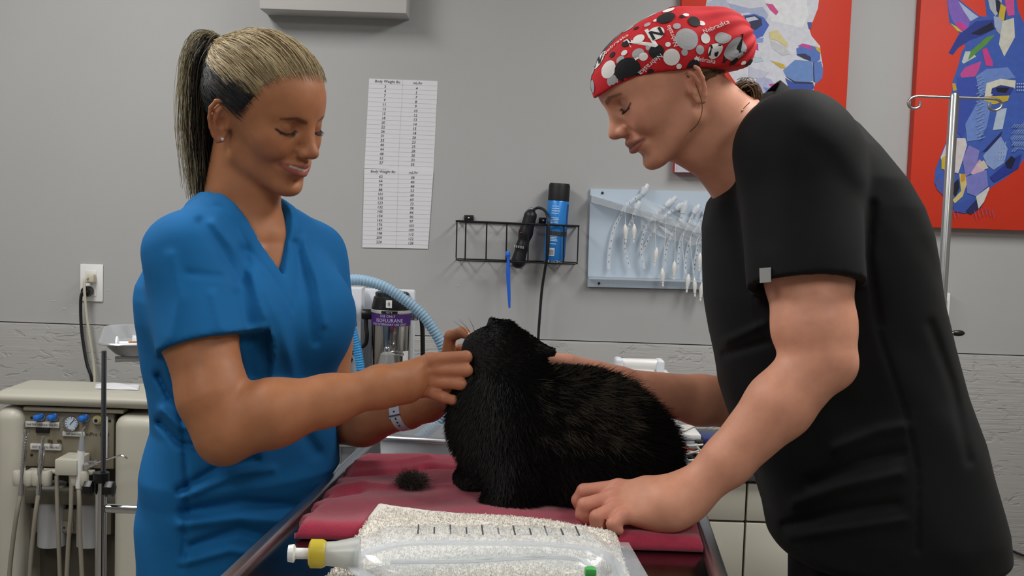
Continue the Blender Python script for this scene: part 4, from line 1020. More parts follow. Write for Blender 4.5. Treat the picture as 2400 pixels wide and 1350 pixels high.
# ---------------------------------------------------------------- fluid bag
def fluid_bag():
    t = thing('fluid_bag', 'clear plastic fluid bag with yellow port cap lying on the white towel', 'fluid bag', P(1130, 1300, 1.18)*np.array([1, 1, 0])+np.array([0, 0, WZT+.002]))
    A = P(830, 1300, 1.125); B = P(1440, 1300, 1.145); A[2] = B[2] = WZT+.0235
    ax = (B-A); L = np.linalg.norm(ax); ax /= L; side = np.array([-ax[1], ax[0], 0]); c = (A+B)/2
    nu, nv = 60, 36; V = []; F = []
    for i in range(nu):
        s = -1+2*i/(nu-1)
        wd = .074*min(1, (1-abs(s)**5)**.5+.02) if s > -.55 else .074*(.22+.78*math.sqrt(max(0, 1-((-.55-s)/.45)**2)))
        th = .0225*(max(0, 1-abs(s)**6))**.5+.0012
        if s < -.55: th = .0225*(.35+.65*math.sqrt(max(0, 1-((-.55-s)/.45)**2)))
        for k in range(nv):
            a = 2*math.pi*k/nv; cx_, sx_ = math.cos(a), math.sin(a)
            rip = 1+.05*math.sin(s*17+2*cx_)+.03*math.sin(s*31)
            V.append(c+ax*(s*L/2)+side*(wd*np.sign(cx_)*abs(cx_)**.8)+np.array([0, 0, th*rip*np.sign(sx_)*abs(sx_)**1.0]))
    for i in range(nu-1):
        for k in range(nv): F.append((i*nv+k, i*nv+(k+1) % nv, (i+1)*nv+(k+1) % nv, (i+1)*nv+k))
    F.append(tuple(range(nv))); F.append(tuple((nu-1)*nv+k for k in range(nv)))
    m_bag = mat('clear_bag_plastic', '#dfe8ee', .05, alpha=.27, coat=1.0, bump=(28, .7, None, .006))
    MB().add(V, F).build('bag_body', m_bag, t)
    sv = []; sf = []; ns = 80
    for i in range(ns):
        a = 2*math.pi*i/ns; cs, sn = math.cos(a), math.sin(a); qx = np.sign(cs)*abs(cs)**.55; qy = np.sign(sn)*abs(sn)**.7
        wd = .074 if qx > -.55 else .074*(.25+.75*math.sqrt(max(0, 1-((-.55-qx)/.45)**2)))
        for e_, dz_ in ((-.004, .0015), (.008, .0010), (.008, -.0010), (-.004, -.0015)): sv.append(c+ax*(qx*(L/2+e_))+side*(qy*(wd+e_))+np.array([0, 0, -.010+dz_]))
    for i in range(ns):
        j = (i+1) % ns
        for k in range(4): sf.append((i*4+k, i*4+(k+1) % 4, j*4+(k+1) % 4, j*4+k))
    MB().add(sv, sf).build('sealed_seam', mat('seam_plastic', '#dfe6ec', .08, alpha=.45, coat=.6), t)
    MB().box(B+ax*.012+np.array([0, 0, -.004]), (.03, .12, .004), np.stack([ax, side, [0, 0, 1]], 1), .001).build('hanging_flap', m_bag, t)
    e = A-ax*.004; MB().tube([e+ax*.01, e-ax*.016, e-ax*.028], [.019, .0135, .0125], 16).build('port_neck', mat('milky_port', '#d9dcd8', .3, trans=.5), t)
    MB().tube([e-ax*.026, e-ax*.030, e-ax*.042, e-ax*.044], [.0135, .0155, .0155, .012], 18).build('port_cap', mat('yellow_cap', '#d2bd3a', .4, trans=.2), t)
    MB().tube([e-ax*.044, e-ax*.058, e-ax*.060, e-ax*.066], [.006, .006, .010, .009], 12).build('spike_end', mat('white_plastic', '#e4e4e2', .35), t)
    mk = mat('bag_print', '#3b3f46', .6)
    for i, s in enumerate(np.linspace(-.52, .72, 11)):
        q = c+ax*(s*L/2)+np.array([0, 0, .0236]); MB().box(q+side*(.012 if i % 2 else .016), (.0016, .022 if i % 2 else .034, .0008), np.stack([ax, side, [0, 0, 1]], 1)).build('scale_mark', mk, t)
    tp = [c+ax*(.02)-side*.05+np.array([0, 0, .012])]
    pts = catmull([c-ax*.10-side*.055+[0, 0, .010], c-ax*.02-side*.058+[0, 0, .013], c+ax*.07-side*.052+[0, 0, .016], c+ax*.105-side*.06+[0, 0, .010], c+ax*.10-side*.075+[0, 0, -.012]], 8)
    MB().tube(pts, .0026, 8).build('tubing', mat('clear_tubing', '#e9eef0', .12, trans=.8, ior=1.2), t)
    MB().box(c+ax*.105-side*.068+np.array([0, 0, .006]), (.012, .012, .010), None, .003).build('green_clip', mat('green_clip', '#47a552', .4), t)
fluid_bag()
# tuft of shed fur on the towel
def tuft():
    c = G(966, 1145, RZT); c[2] = RZT+.012; N = 3000
    d = rng.normal(size=(N, 3)); d /= np.linalg.norm(d, axis=1)[:, None]; r0 = rng.random(N)**.4*.012
    b = c+d*r0[:, None]*np.array([1.5, 1, .85]); t2 = b+(d+rng.normal(size=(N, 3))*.8)*.0065*np.array([1, 1, .7]); t2[:, 2] = np.maximum(t2[:, 2], RZT+.001); b[:, 2] = np.maximum(b[:, 2], RZT+.001)
    S = np.stack([b, (b+t2)/2+rng.normal(size=(N, 3))*.001, t2], 1); V, F = strands(S, np.full((N, 3), .00018))
    bb = MB().sphere(c-[0, 0, .003], (.014, .011, .0095), 14, 8); V0 = np.array(bb.v); F0 = np.array(bb.f)
    k = rng.random((N, 1)); C = strand_colors(np.array(srgb('#1b1918'))*(1-k)+k*np.array(srgb('#5b534c')), 3)
    V, F = join_vf([(V, F), (V0, F0)]); C = np.concatenate([C, np.tile(np.array(srgb('#1c1a19')), (len(V0), 1))])
    me = np_mesh('fur_tuft', V, F); color_attr(me, C); o = link('fur_tuft', me, mat('fur_fibre', '#222222', .8, attr='Col')); tag(o, 'small loose tuft of dark grey fur on the red towel', 'fur tuft')
tuft()
# ---------------------------------------------------------------- black cat
CAT = thing('cat', 'fluffy black cat crouching on the red towel with its chin raised', 'cat', (P(1300, 1150, 1.59)[0], 1.59, RZT))
cY = 1.59
C_ops = [('el', P(1176, 985, cY), (.070, .060, .076), None, 0), ('el', P(1335, 1030, cY+.005), (.113, .076, .105), None, .06), ('el', P(1462, 1098, cY+.005), (.063, .070, .080), None, .05),
    ('rc', P(1180, 960, cY), P(1178, 860, cY+.01), .062, .052, .04), ('el', P(1172, 830, cY+.015), (.047, .045, .046), None, .02), ('el', P(1122, 815, cY+.010), (.024, .024, .021), None, .02), ('el', P(1112, 838, cY+.010), (.016, .018, .012), None, .012),
    ('rc', P(1150, 1070, cY-.0), P(1118, 1108, cY-.0), .026, .019, .02), ('el', P(1096, 1116, cY-.004), (.021, .016, .014), None, .015),
    ('rc', P(1210, 1080, cY-.04), P(1195, 1165, cY-.055), .036, .026, .03), ('el', P(1185, 1172, cY-.062), (.028, .020, .014), None, .02),
    ('el', P(1425, 1120, cY-.03), (.070, .040, .062), None, .04), ('el', P(1370, 1172, cY-.045), (.045, .022, .018), None, .025),
    ('rc', P(1525, 1145, cY), P(1490, 1165, cY-.03), .024, .022, .03)]
def ear_geo(base, tip, wdt, nrm):
    base = np.asarray(base); tip = np.asarray(tip); d = tip-base; s = np.cross(d, nrm); s /= np.linalg.norm(s)
    return [('rc', base+s*wdt*.5, tip, .007, .003, .006), ('rc', base-s*wdt*.5, tip, .007, .003, .006), ('rc', base, tip, .009, .004, .008)]
C_ear = ear_geo(P(1238, 818, cY+.01), P(1294, 824, cY+.0), .030, np.array([0, 1., 0]))+ear_geo(P(1178, 775, cY+.03), P(1150, 752, cY+.035), .026, np.array([0, 1., 0]))
def cat_sdf(p): return smin(run_ops(p, C_ops), run_ops(p, C_ear), .012)
cbx = bbox([P(1020, 745, cY), P(1600, 1190, cY), [0, cY-.11, 1.0], [0, cY+.10, 1.0]], .01); cbx[0][2] = RZT-.004
V, F = polygonize(lambda p: np.maximum(cat_sdf(p), RZT+.001-p[:, 2]), cbx[0], cbx[1], .0045, 2)
me = np_mesh('body', V, F); link('body', me, mat('cat_skin_black', '#0a0a0b', .9), CAT)
def cat_fur():
    v = V.astype(np.float32); f = F
    a = np.linalg.norm(np.cross(v[f[:, 2]]-v[f[:, 0]], v[f[:, 3]]-v[f[:, 1]]), axis=1); N = 120000; M = 4
    fi = rng.choice(len(f), N, p=a/a.sum()); b = rng.dirichlet(np.ones(4), N)
    r0 = (v[f[fi]]*b[..., None]).sum(1).astype(np.float32)
    ok = r0[:, 2] > RZT+.006; r0 = r0[ok]; N = len(r0)
    n = grad(cat_sdf, r0, .002)
    px, py = to_px(r0); flow = np.zeros((N, 3)); flow[:, 0] = .8; flow[:, 2] = -.55; flow[:, 1] = -.1
    hd = py < 880; hw = np.clip((900-py)/50, 0, 1)
    cw = np.clip((1290-px)/190, 0, 1); flow = flow*(1-cw[:, None])+cw[:, None]*np.array([-.30, -.1, -1.0])
    flow = flow*(1-hw[:, None])+hw[:, None]*np.array([.8, 0, -.35])
    flow += rng.normal(size=(N, 3))*.22
    ln = (.006*hw+.021*(1-hw))*(1-.45*cw)*(.6+.7*rng.random(N)); top = (n[:, 2] > .35) & (px > 1290); ln = np.where(top, ln*1.15, ln); ln = np.where((px < 1140) & (py > 1090), .005, ln); ln = np.where((px > 1232) & (py < 838), .0028, ln)
    # clump centres on the flank
    K = 1700; ci = rng.choice(N, K); cp = r0[ci]
    bk = (px > 1240) & (py > 860) & (py < 1090)
    near = np.full(N, -1)
    idx = np.nonzero(bk)[0]
    for s in range(0, len(idx), 3000):
        q = idx[s:s+3000]; near[q] = np.argmin(((r0[q][:, None]-cp[None])**2).sum(2), 1)
    t = np.linspace(0, 1, M)[None, :, None]
    lift = (.25*hw+.55*(1-hw))[:, None]; lift = np.where(top[:, None], .85, lift)
    d = n*lift+flow*.75; d /= np.linalg.norm(d, axis=1)[:, None]
    S = r0[:, None]+d[:, None]*ln[:, None, None]*t+flow[:, None]*(ln*.45)[:, None, None]*t**2
    m = near >= 0; cd = cp[np.maximum(near, 0)]; tgt = cd+d*ln[:, None]*1.1+flow*(ln*.4)[:, None]
    S[m] = S[m]*(1-.55*t**1.2)+(.55*t**1.2)*(tgt[m][:, None]*t+r0[m][:, None]*(1-t))
    S[..., 2] = np.maximum(S[..., 2], RZT+.0015)
    k = rng.random((N, 1)); col = np.array(srgb('#070707'))*(1-k)+k*np.array(srgb('#171615'))
    lightc = rng.random(K) < .34; br = m & lightc[np.maximum(near, 0)] & (px > 1245) & (px < 1470) & (py > 890) & (py < 1040)
    col[br] = np.array(srgb('#1d1a17'))*(1-k[br])+k[br]*np.array(srgb('#5a5247'))
    gr = top & (rng.random(N) < .25) & (px < 1450); col[gr] = np.array(srgb('#4a453d'))  # highlights along the top of the back, put into the strand colour
    # flat tapered ribbons
    T_ = np.gradient(S, axis=1); A = np.cross(T_, np.array([.2, 1., .3])[None, None]); A /= np.linalg.norm(A, axis=2, keepdims=True)+1e-9
    w_ = np.array([.00046, .00050, .00038, .00008])[None, :, None]
    Vr = np.stack([S-A*w_, S+A*w_], 2); I = np.arange(N*M*2).reshape(N, M, 2)
    Fr = np.stack([I[:, :-1, 0], I[:, :-1, 1], I[:, 1:, 1], I[:, 1:, 0]], -1).reshape(-1, 4)
    me = np_mesh('fur', Vr.reshape(-1, 3), Fr); color_attr(me, np.repeat(col, M*2, 0)); tag(link('fur', me, mat('cat_fur', '#0d0d0d', .55, attr='Col', spec=.3), CAT), kind='stuff')
cat_fur()
# face: eyes squeezed towards the muzzle, nose, whiskers
MB().sphere(P(1103, 808, cY-.002), (.005, .006, .004), 10, 6).build('nose', mat('cat_nose', '#151212', .4), CAT)
S = []
for (x1, y1, x2, y2) in [(1110, 800, 1062, 752), (1112, 798, 1075, 748), (1108, 806, 1050, 775), (1118, 796, 1098, 745), (1115, 812, 1070, 790)]:
    a = P(x1, y1, cY-.005); b = P(x2, y2, cY-.03); S.append([a, (a+b)/2+np.array([0, 0, .004]), b])
S = np.array(S); Vw, Fw = strands(S, np.tile(np.array([[.0005, .0004, .0001]]), (5, 1))); tag(link('whiskers', np_mesh('whiskers', Vw, Fw), mat('whisker', '#3a3835', .5), CAT), kind='stuff')
# ---------------------------------------------------------------- things on the wall
m_wp = mat('white_plastic', '#e4e4e2', .35); m_bk = mat('black_plastic', '#121314', .4); m_bkm = mat('black_wire', '#17181a', .45, .3)
# overhead box
ob = thing('wall_duct_box', 'pale grey painted box fixed high on the wall above the ponytail', 'wall box', P(790, 39, WY))
b0 = P(627, 36, WY); b1 = P(961, 42, WY)
MB().box2((b0[0], WY-.105, b0[2]), (b1[0], WY, 2.45), .003).build('box_body', mat('box_grey_paint', '#bdbbb8', .5), ob)
# lined sheets with the dosing chart
def sheet(label, tl, tr, br, bl, hdr, rows, Y):
    A, B, C, D = (P(*q, Y) for q in (tl, tr, br, bl)); t = thing('chart_sheet', label, 'paper', (A+C)/2, 'dosing chart sheets on the wall')
    for q in (A, B, C, D): q[1] = Y
    n = np.array([0, -.0008, 0]); MB().prism([A, B, C, D], -n).build('paper', mat('lined_paper', '#d9d9dd', .85, noise=(6, .02)), t)
    wv = (B-A); Wd = np.linalg.norm(wv); ax = wv/Wd; hv = A-D; Ht = np.linalg.norm(hv); ay = hv/Ht
    ln = MB(); N = len(rows)+2
    def quad(u0, v0, u1, v1):
        q = [D+ax*u0+ay*v0, D+ax*u1+ay*v0, D+ax*u1+ay*v1, D+ax*u0+ay*v1]; q = [p+n*.6 for p in q]; ln.add(q, [(0, 1, 2, 3)])
    for i in range(1, N): v = Ht*(1-(i+.15)/N); quad(0, v, Wd, v+.0005)
    quad(Wd*.49, 0, Wd*.493, Ht)
    tag(ln.build('ruled_lines', mat('faint_rule', '#b3b7c4', .9), t, False), kind='stuff')
    it = [(hdr[0], Wd*.27, Ht*(1-.8/N), Ht/N*.85, 'CENTER', .15), (hdr[1], Wd*.71, Ht*(1-.9/N), Ht/N*.85, 'CENTER', .15)]
    for i, (a, b) in enumerate(rows):
        v = Ht*(1-(i+1.95)/N); it += [(a, Wd*.24, v, Ht/N*.86, 'CENTER', .1), (b, Wd*.70, v-Ht/N*.12, Ht/N*.86, 'CENTER', .1)]
    tag(text_on(it, 'handwriting', D+n*.9, ax, ay, mat('pen_ink', '#2c2d33', .8), t), kind='stuff')
r1 = list(zip('2 4 7 9 11 13 15 18 20 22 26 31 35 40 44 48 53 57'.split(), '4 5 7 8 9 10 12 13 14 15 18 20 23 25 28 30 33 35'.split()))
r2_ = list(zip('62 66 79 88 101 110 123 132 143 154 165 176 187 198 209 220'.split(), '38 40 48 53 60 65 73 78 84 90 97 103 109 115 122 128'.split()))
sheet('upper lined sheet of handwritten body weights starting at 2 lbs', (865, 184), (1026, 190), (1016, 402), (854, 394), ('Body Weight lbs', 'mL/hr'), r1, WY-.0012)
sheet('lower lined sheet of handwritten body weights starting at 62 lbs', (854, 396), (1016, 399), (1003, 583), (849, 580), ('Body Weight lbs', 'mL/hr'), r2_, WY-.0030)
# outlet with two plugs
ol = thing('wall_outlet', 'white duplex wall outlet above the dental unit', 'outlet', P(213, 663, WY))
mb = MB(); pxbox(mb, 187, 619, 241, 707, WY-.006, .006, .003, 2); mb.build('cover_plate', m_wp, ol)
for cy in (648, 681):
    mb = MB(); pxbox(mb, 199, cy-14, 226, cy+14, WY-.0085, .004, .002); mb.build('receptacle', mat('outlet_face', '#dadad6', .4), ol)
def cord(name, label, pts, r, m, plug=None, cat='cord', group=None, seg=8):
    t = thing(name, label, cat, pts[0], group); MB().tube(catmull(pts, 8), r, seg).build('cable', m, t)
    if plug: plug(t)
    return t
m_cb = mat('cord_black', '#17181a', .5); m_cw = mat('cord_cream', '#b9b5a2', .5)
def plug_w(t): mb = MB(); pxbox(mb, 203, 642, 219, 664, WY-.034, .025, .006, 3); mb.build('plug', mat('plug_cream', '#c4bda9', .45), t)
def plug_k(t): MB().lathe([(.004, -.030), (.015, -.028), (.017, -.015), (.015, 0)], P(209, 682, WY-.009), (0, 1, 0), 20).build('plug', m_bk, t)
cord('power_cord', 'cream power cord plugged into the upper outlet socket', [P(208, 650, WY-.03), P(199, 656, WY-.045), P(198, 680, WY-.05), P(202, 730, WY-.05), P(210, 790, WY-.05), P(219, 850, WY-.05), P(222, 900, WY-.06), P(222, 985, WY-.07), P(222, 1100, WY-.09)], .0042, m_cw, plug_w)
cord('power_cord', 'black power cord plugged into the lower outlet socket', [P(205, 684, WY-.035), P(192, 688, WY-.04), P(189, 720, WY-.04), P(192, 780, WY-.04), P(203, 850, WY-.045), P(216, 895, WY-.05), P(219, 985, WY-.05), P(214, 1100, WY-.06)], .0048, m_cb, plug_k)
# wire basket
bk = thing('wire_basket', 'black wire basket on the wall holding clippers and a spray can', 'basket', P(1213, 570, WY))
YF, YK = WY-.085, WY-.006
def wire(pts, r=.0022, nm='wire'): MB().tube(np.array(pts), r, 6).build(nm, m_bkm, bk)
def wx(px, py, Y): return P(px, py, Y)
fl_, fr_, bl_, br_ = wx(1071, 518, YF), wx(1356, 530, YF), wx(1069, 609, YF), wx(1353, 618, YF)
def rounded(pts): return catmull(pts, 6)
wire([wx(1071, 519, YF), wx(1069, 604, YF), wx(1072, 610, YF), wx(1210, 614, YF), wx(1349, 619, YF), wx(1353, 614, YF), wx(1356, 529, YF)])
wire([wx(1068, 518, YF), wx(1358, 530, YF)], .0032, 'top_rail')
kl, kr = fl_*1.0, fr_*1.0
def back(q): return np.array([q[0], YK, q[2]])
for q in (fl_, fr_): wire([q, back(q)], .0030, 'side_rail')
for q in (bl_, br_): wire([q, back(q)], .0022, 'side_wire')
wire([back(fl_), back(fr_)], .0030, 'back_rail'); wire([back(bl_), back(br_)], .0022, 'back_wire')
for px in (1092, 1141, 1188, 1239, 1282, 1322):
    a = wx(px, 518+(px-1071)*.042, YF); b = wx(px-2, 610+(px-1071)*.032, YF); wire([back(a), a, b, back(b)] if px < 1200 else [back(a), a, b, back(b)], .0022, 'cross_wire')
for px, py in ((1099, 511), (1274, 517)):
    mb = MB(); pxbox(mb, px-11, py-7, px+11, py+7, YK-.002, .004, .001); mb.build('mount_tab', m_bkm, bk)
    MB().sphere(P(px, py, YK-.003), (.004, .002, .003), 10, 6).build('screw', m_chrome, bk)
# clippers hanging in the basket
cl = thing('hair_clippers', 'black corded hair clippers hanging tilted in the wire basket', 'clippers', P(1215, 600, WY-.045))
CY = WY-.045
ax0, ax1 = P(1243, 506, CY), P(1212, 622, CY); d_ = ax1-ax0
V, F = polygonize(lambda p: run_ops(p, [('rc', ax0, ax0+d_*.35, .0195, .0205, 0), ('rc', ax0+d_*.35, ax0+d_*.62, .0190, .0170, .01), ('rc', ax0+d_*.62, ax0+d_*.92, .0175, .0215, .01), ('rc', ax0-d_*.02, ax0-d_*.06, .016, .010, .006)]), *bbox([ax0-d_*.1, ax1], .028), .0018, 1)
link('clipper_body', np_mesh('clipper_body', V, F), mat('clipper_black', '#15161a', .45), cl)
s_, u_, dn = frame_from(d_, (0, 1, 0))
MB().box(ax1+dn*.002, (.036, .014, .012), np.stack([np.cross(np.array([0, 1., 0]), dn), [0, 1., 0], dn], 1), .001).build('blade', mat('blade_steel', '#aeb2b6', .3, 1.0), cl)
for k in range(5): MB().box(P(1206+k*5, 577+k*.8, CY-.0222), (.0034, .0012, .0075), None, .0004).build('logo_bar', mat('grey_print', '#a5a8ac', .6), cl)
MB().box(P(1222, 545, CY-.0205), (.008, .002, .003), None, .0008).build('red_mark', mat('red_mark', '#c22b33', .5), cl)
MB().tube(catmull([P(1246, 502, CY), P(1250, 493, CY), P(1262, 487, CY-.01), P(1277, 494, CY-.03), P(1285, 515, CY-.055), P(1286, 545, CY-.058), P(1284, 590, CY-.055), P(1276, 640, CY-.03), P(1270, 680, CY-.02), P(1265, 740, CY-.015), P(1261, 806, CY-.01), P(1259, 900, CY), P(1258, 1000, CY)], 8), .0042, 8).build('cable', m_cb, cl)
MB().tube(catmull([P(1240, 500, CY-.012), P(1236, 492, CY-.016), P(1246, 486, CY-.018), P(1256, 494, CY-.014), P(1250, 503, CY-.012)], 6), .0006, 5).build('hanging_wire', m_chrome, cl)
# spray can
sc = thing('spray_can', 'blue aerosol spray can with black cap standing in the wire basket', 'spray can', P(1296, 612, WY-.045))
SY = WY-.045; s0, s1 = P(1298, 612, SY), P(1312, 430, SY); sax = (s1-s0)/np.linalg.norm(s1-s0); Ls = np.linalg.norm(s1-s0); rs_ = .0325
MB().lathe([(rs_*.92, 0), (rs_, .004), (rs_, Ls*.765), (rs_*.97, Ls*.775)], s0, sax, 32).build('can_body', mat('can_blue', '#2f86d8', .3, .2), sc)
MB().lathe([(rs_*.98, Ls*.775), (rs_*.98, Ls*.97), (rs_*.90, Ls)], s0, sax, 32).build('cap', mat('can_cap_black', '#0f1012', .55), sc)
MB().lathe([(rs_*.9, -.0035), (rs_*1.02, -.002), (rs_*1.02, .002)], s0, sax, 32).build('bottom_rim', m_chrome, sc)
sx_ = np.cross(sax, np.array([0, 1., 0])); sx_ = -sx_ if sx_[0] < 0 else sx_
def arc_patch(name, a0, a1, h0, h1, m, r):
    v = []; f = []; n = 10
    for i in range(n+1):
        th = a0+(a1-a0)*i/n; o = s0+r*(math.sin(th)*sx_-math.cos(th)*np.array([0, 1., 0])); v += [o+sax*h0, o+sax*h1]
    for i in range(n): f.append((2*i, 2*i+2, 2*i+3, 2*i+1))
    return MB().add(v, f).build(name, m, sc)
arc_patch('barcode_label', -.75, -.05, Ls*.07, Ls*.17, mat('barcode_white', '#c9ced6', .6), rs_+.0006)
for i in range(10): arc_patch('barcode_bar', -.70+i*.06, -.70+i*.06+.025, Ls*.08, Ls*.15, mat('barcode_black', '#2c3038', .6), rs_+.0010)
for i, h in enumerate([.70, .67, .64, .61, .55, .53, .51, .49, .32, .30, .28, .26, .22]): arc_patch('text_line', -.62, .05+.12*((i*7) % 3)/3, Ls*h, Ls*(h+.010), mat('can_print', '#bcd6f0', .6), rs_+.0006)
arc_patch('side_stripe', .95, 1.35, Ls*.06, Ls*.74, mat('can_dark_print', '#1c4f9a', .4), rs_+.0006)
arc_patch('magnet_strip', -1.0, 1.1, Ls*.335, Ls*.385, mat('grey_foam', '#3a3a3c', .9), rs_+.003)
# blue brush handle hanging from the basket
bh = thing('brush', 'bright blue thin plastic brush handle hanging below the wire basket', 'brush', P(1192, 720, YF-.006))
MB().tube(catmull([P(1190, 590, YF-.007), P(1191, 612, YF-.007), P(1191, 650, YF-.007), P(1193, 690, YF-.007), P(1194, 722, YF-.007)], 6), np.interp(np.linspace(0, 1, 25), [0, .1, .2, .45, .8, 1], [.006, .0075, .0042, .0062, .0046, .0030]), 8).build('handle', mat('brush_blue', '#1f63d6', .35), bh)
MB().box(P(1190, 594, YF-.012), (.010, .006, .014), None, .002).build('hook', mat('brush_blue2', '#2f76e0', .35), bh)
# ---------------------------------------------------------------- endotracheal tube rack
rk = thing('tube_rack', 'pale blue plastic wall rack holding clear endotracheal tubes', 'rack', P(1540, 672, WY))
m_rk = mat('rack_blue_plastic', '#b9c8d6', .3, noise=(3, .03)); RY = WY-.012
a0, a1, a2, a3 = P(1384, 442, RY), P(1790, 452, RY), P(1782, 682, RY), P(1377, 672, RY)
MB().prism([a3, a2, a1, a0], (0, .012, 0)).build('backboard', m_rk, rk)
def rail(p, q, h, dep, nm):
    A = P(*p, RY); B = P(*q, RY); up = np.array([0, 0, h]); MB().prism([A, B, B+up, A+up], (0, -dep, 0)).build(nm, mat('rack_clear_edge', '#e3ebf2', .15, alpha=.40), rk)
rail((1383, 475), (1790, 592), .022, .045, 'sloped_rail'); rail((1378, 652), (1784, 664), .006, .040, 'bottom_rail')
for px, py in ((1412, 452), (1404, 664)): MB().sphere(P(px, py, RY-.002), (.004, .003, .004), 10, 6).build('screw', m_bk, rk)
m_tube = mat('clear_tube', '#e2e8ee', .12, alpha=.42); m_bal = mat('pilot_balloon', '#eeeeea', .3, trans=.2); m_cuff = mat('tube_connector', '#e8edf2', .15, alpha=.65); m_mark = mat('tube_mark', '#26282c', .6)
tubes = [([(1505, 455), (1470, 480), (1452, 510), (1438, 540), (1428, 590), (1426, 630)], (1519, 432), [(1465, 490), (1466, 515)], (1466, 545), 'tallest clear endotracheal tube with its connector sticking up over the rack'),
    ([(1490, 490), (1484, 510), (1472, 535), (1463, 565), (1468, 600), (1476, 628)], (1500, 472), [(1482, 500), (1485, 530)], (1486, 545), 'clear endotracheal tube beside the tallest tube on the rack'),
    ([(1560, 483), (1540, 500), (1520, 525), (1506, 555), (1503, 590), (1510, 630)], (1585, 462), [(1535, 525), (1537, 575)], (1537, 600), 'clear endotracheal tube with a pilot balloon hanging mid rack'),
    ([(1583, 490), (1560, 505), (1538, 535), (1520, 560), (1506, 590)], (1604, 476), [(1560, 540), (1555, 620)], (1553, 648), 'clear endotracheal tube with oval pilot balloon hanging on the bottom rail'),
    ([(1600, 500), (1590, 525), (1570, 560), (1560, 590), (1558, 625)], (1608, 470), [(1583, 535), (1582, 600)], (1580, 632), 'clear endotracheal tube whose long pilot balloon ends above the bottom rail'),
    ([(1625, 500), (1612, 530), (1596, 560), (1590, 600), (1588, 630)], (1640, 480), [(1600, 560), (1605, 630)], (1612, 662), 'clear endotracheal tube whose balloon dangles below the rack near its middle'),
    ([(1650, 505), (1632, 535), (1615, 570), (1607, 610), (1606, 640)], (1662, 485), [(1618, 560), (1626, 640)], (1628, 672), 'clear endotracheal tube whose balloon dangles beside the black sleeve'),
    ([(1672, 512), (1652, 545), (1636, 580), (1628, 615), (1626, 640)], (1685, 490), [(1635, 560), (1632, 590)], (1640, 612), 'clear endotracheal tube nearest the black scrub top'),
    ([(1690, 520), (1672, 555), (1656, 590), (1648, 625), (1646, 645)], (1700, 500), [(1650, 560), (1642, 640)], (1644, 682), 'clear endotracheal tube mostly behind the black scrub top')]
for i, (pts, top, pil, bal, lab) in enumerate(tubes):
    ty = RY-.016-.004*(i % 3); t = thing('endotracheal_tube', lab, 'tube', P(*pts[-1], ty), 'endotracheal tubes on the rack')
    c = catmull([P(*q, ty) for q in pts], 6); r = .0062 if i == 0 else .0048
    MB().tube(c, r, 8).build('tube', m_tube, t)
    for k in range(3, len(c)-2, 2): MB().box(c[k]-np.array([0, r+.0004, 0]), (.0016, .0006, .0042), None).build('depth_mark', m_mark, t)
    A = P(*pts[0], ty); B = P(*top, ty); MB().tube([A, A+(B-A)*.3, A+(B-A)*.62, A+(B-A)*.66, B], [.0075, .011, .012, .007, .007], 12).build('connector', m_cuff, t)
    q = [P(*u, ty-.012) for u in pil]; MB().tube(catmull([P(*pts[1], ty)]+q+[P(bal[0], bal[1]-16, ty-.018)], 6), .0010, 5).build('pilot_line', m_bal, t)
    bb = P(*bal, ty-.018); MB().lathe([(.0012, .026), (.004, .021), (.0072, .012), (.0075, .0), (.0045, -.012), (.0045, -.019), (.003, -.020), (.003, -.030)], bb, (.08*((i % 3)-1), 0, 1), 12).build('pilot_balloon', m_bal, t)
pk = thing('plastic_packet', 'crumpled clear plastic packet lying over the tubes on the rack', 'packet', P(1560, 500, RY-.05))
mb = MB(); v = []; f = []
for i in range(9):
    for j in range(7):
        px = 1502+(1660-1502)*i/8; py = 462+(i*8)+(78-2*i)*j/6; v.append(P(px, py, RY-.050-.006*math.sin(i*2.1+j*1.3)-.004*math.cos(i*3.3-j*2.2)))
for i in range(8):
    for j in range(6): f.append((i*7+j, i*7+j+1, i*7+j+8, i*7+j+7))
pko = mb.add(v, f).build('film', mat('clear_film', '#eceef0', .12, alpha=.16), pk, False)
# ---------------------------------------------------------------- canvases
def canvas(name, label, tl, tr, br, bl, patches, edge='#e2512b'):
    Y = WY-.036; pts = [P(*q, Y) for q in (tl, tr, br, bl)]
    x0 = (pts[0][0]+pts[3][0])/2; x1 = (pts[1][0]+pts[2][0])/2; zb = (pts[2][2]+pts[3][2])/2; zt = pts[0][2]
    t = thing(name, label, 'painting', ((x0+x1)/2, Y, zb)); MB().box2((x0, Y, zb), (x1, WY, zt), .003).build('canvas_frame', mat('canvas_orange', '#c83219', .6, noise=(4, .05)), t)
    V = []; F = []; C = []
    for k, (poly, col) in enumerate(patches):
        y = Y-.0004-.00006*k; q = [P(a, b, y) for (a, b) in poly]
        q = [np.array([min(max(u[0], x0+.001), x1-.001), u[1], min(max(u[2], zb+.001), zt-.001)]) for u in q]
        n = len(V); V += q; F.append(tuple(range(n, n+len(q)))); C += [tuple(.78*c_ for c_ in srgb(col))]*len(q)
    me = np_mesh('painted_picture', V, F, False); color_attr(me, C); o = link('painted_picture', me, mat('picture_paint', '#ffffff', .55, attr='Col', noise=(60, .10)), t); tag(o, kind='stuff')
def blob(cx, cy, rx, ry, rot=0, n=14, seed=0, rough=.12):
    r = random.Random(seed+cx*7+cy); o = []
    for k in range(n):
        a = 2*math.pi*k/n; m = 1+r.uniform(-rough, rough); x, y = rx*m*math.cos(a), ry*m*math.sin(a)
        o.append((cx+x*math.cos(rot)-y*math.sin(rot), cy+x*math.sin(rot)+y*math.cos(rot)))
    return o
def Z1(pts): return [(1560+x/3.068, y/3.068) for x, y in pts]
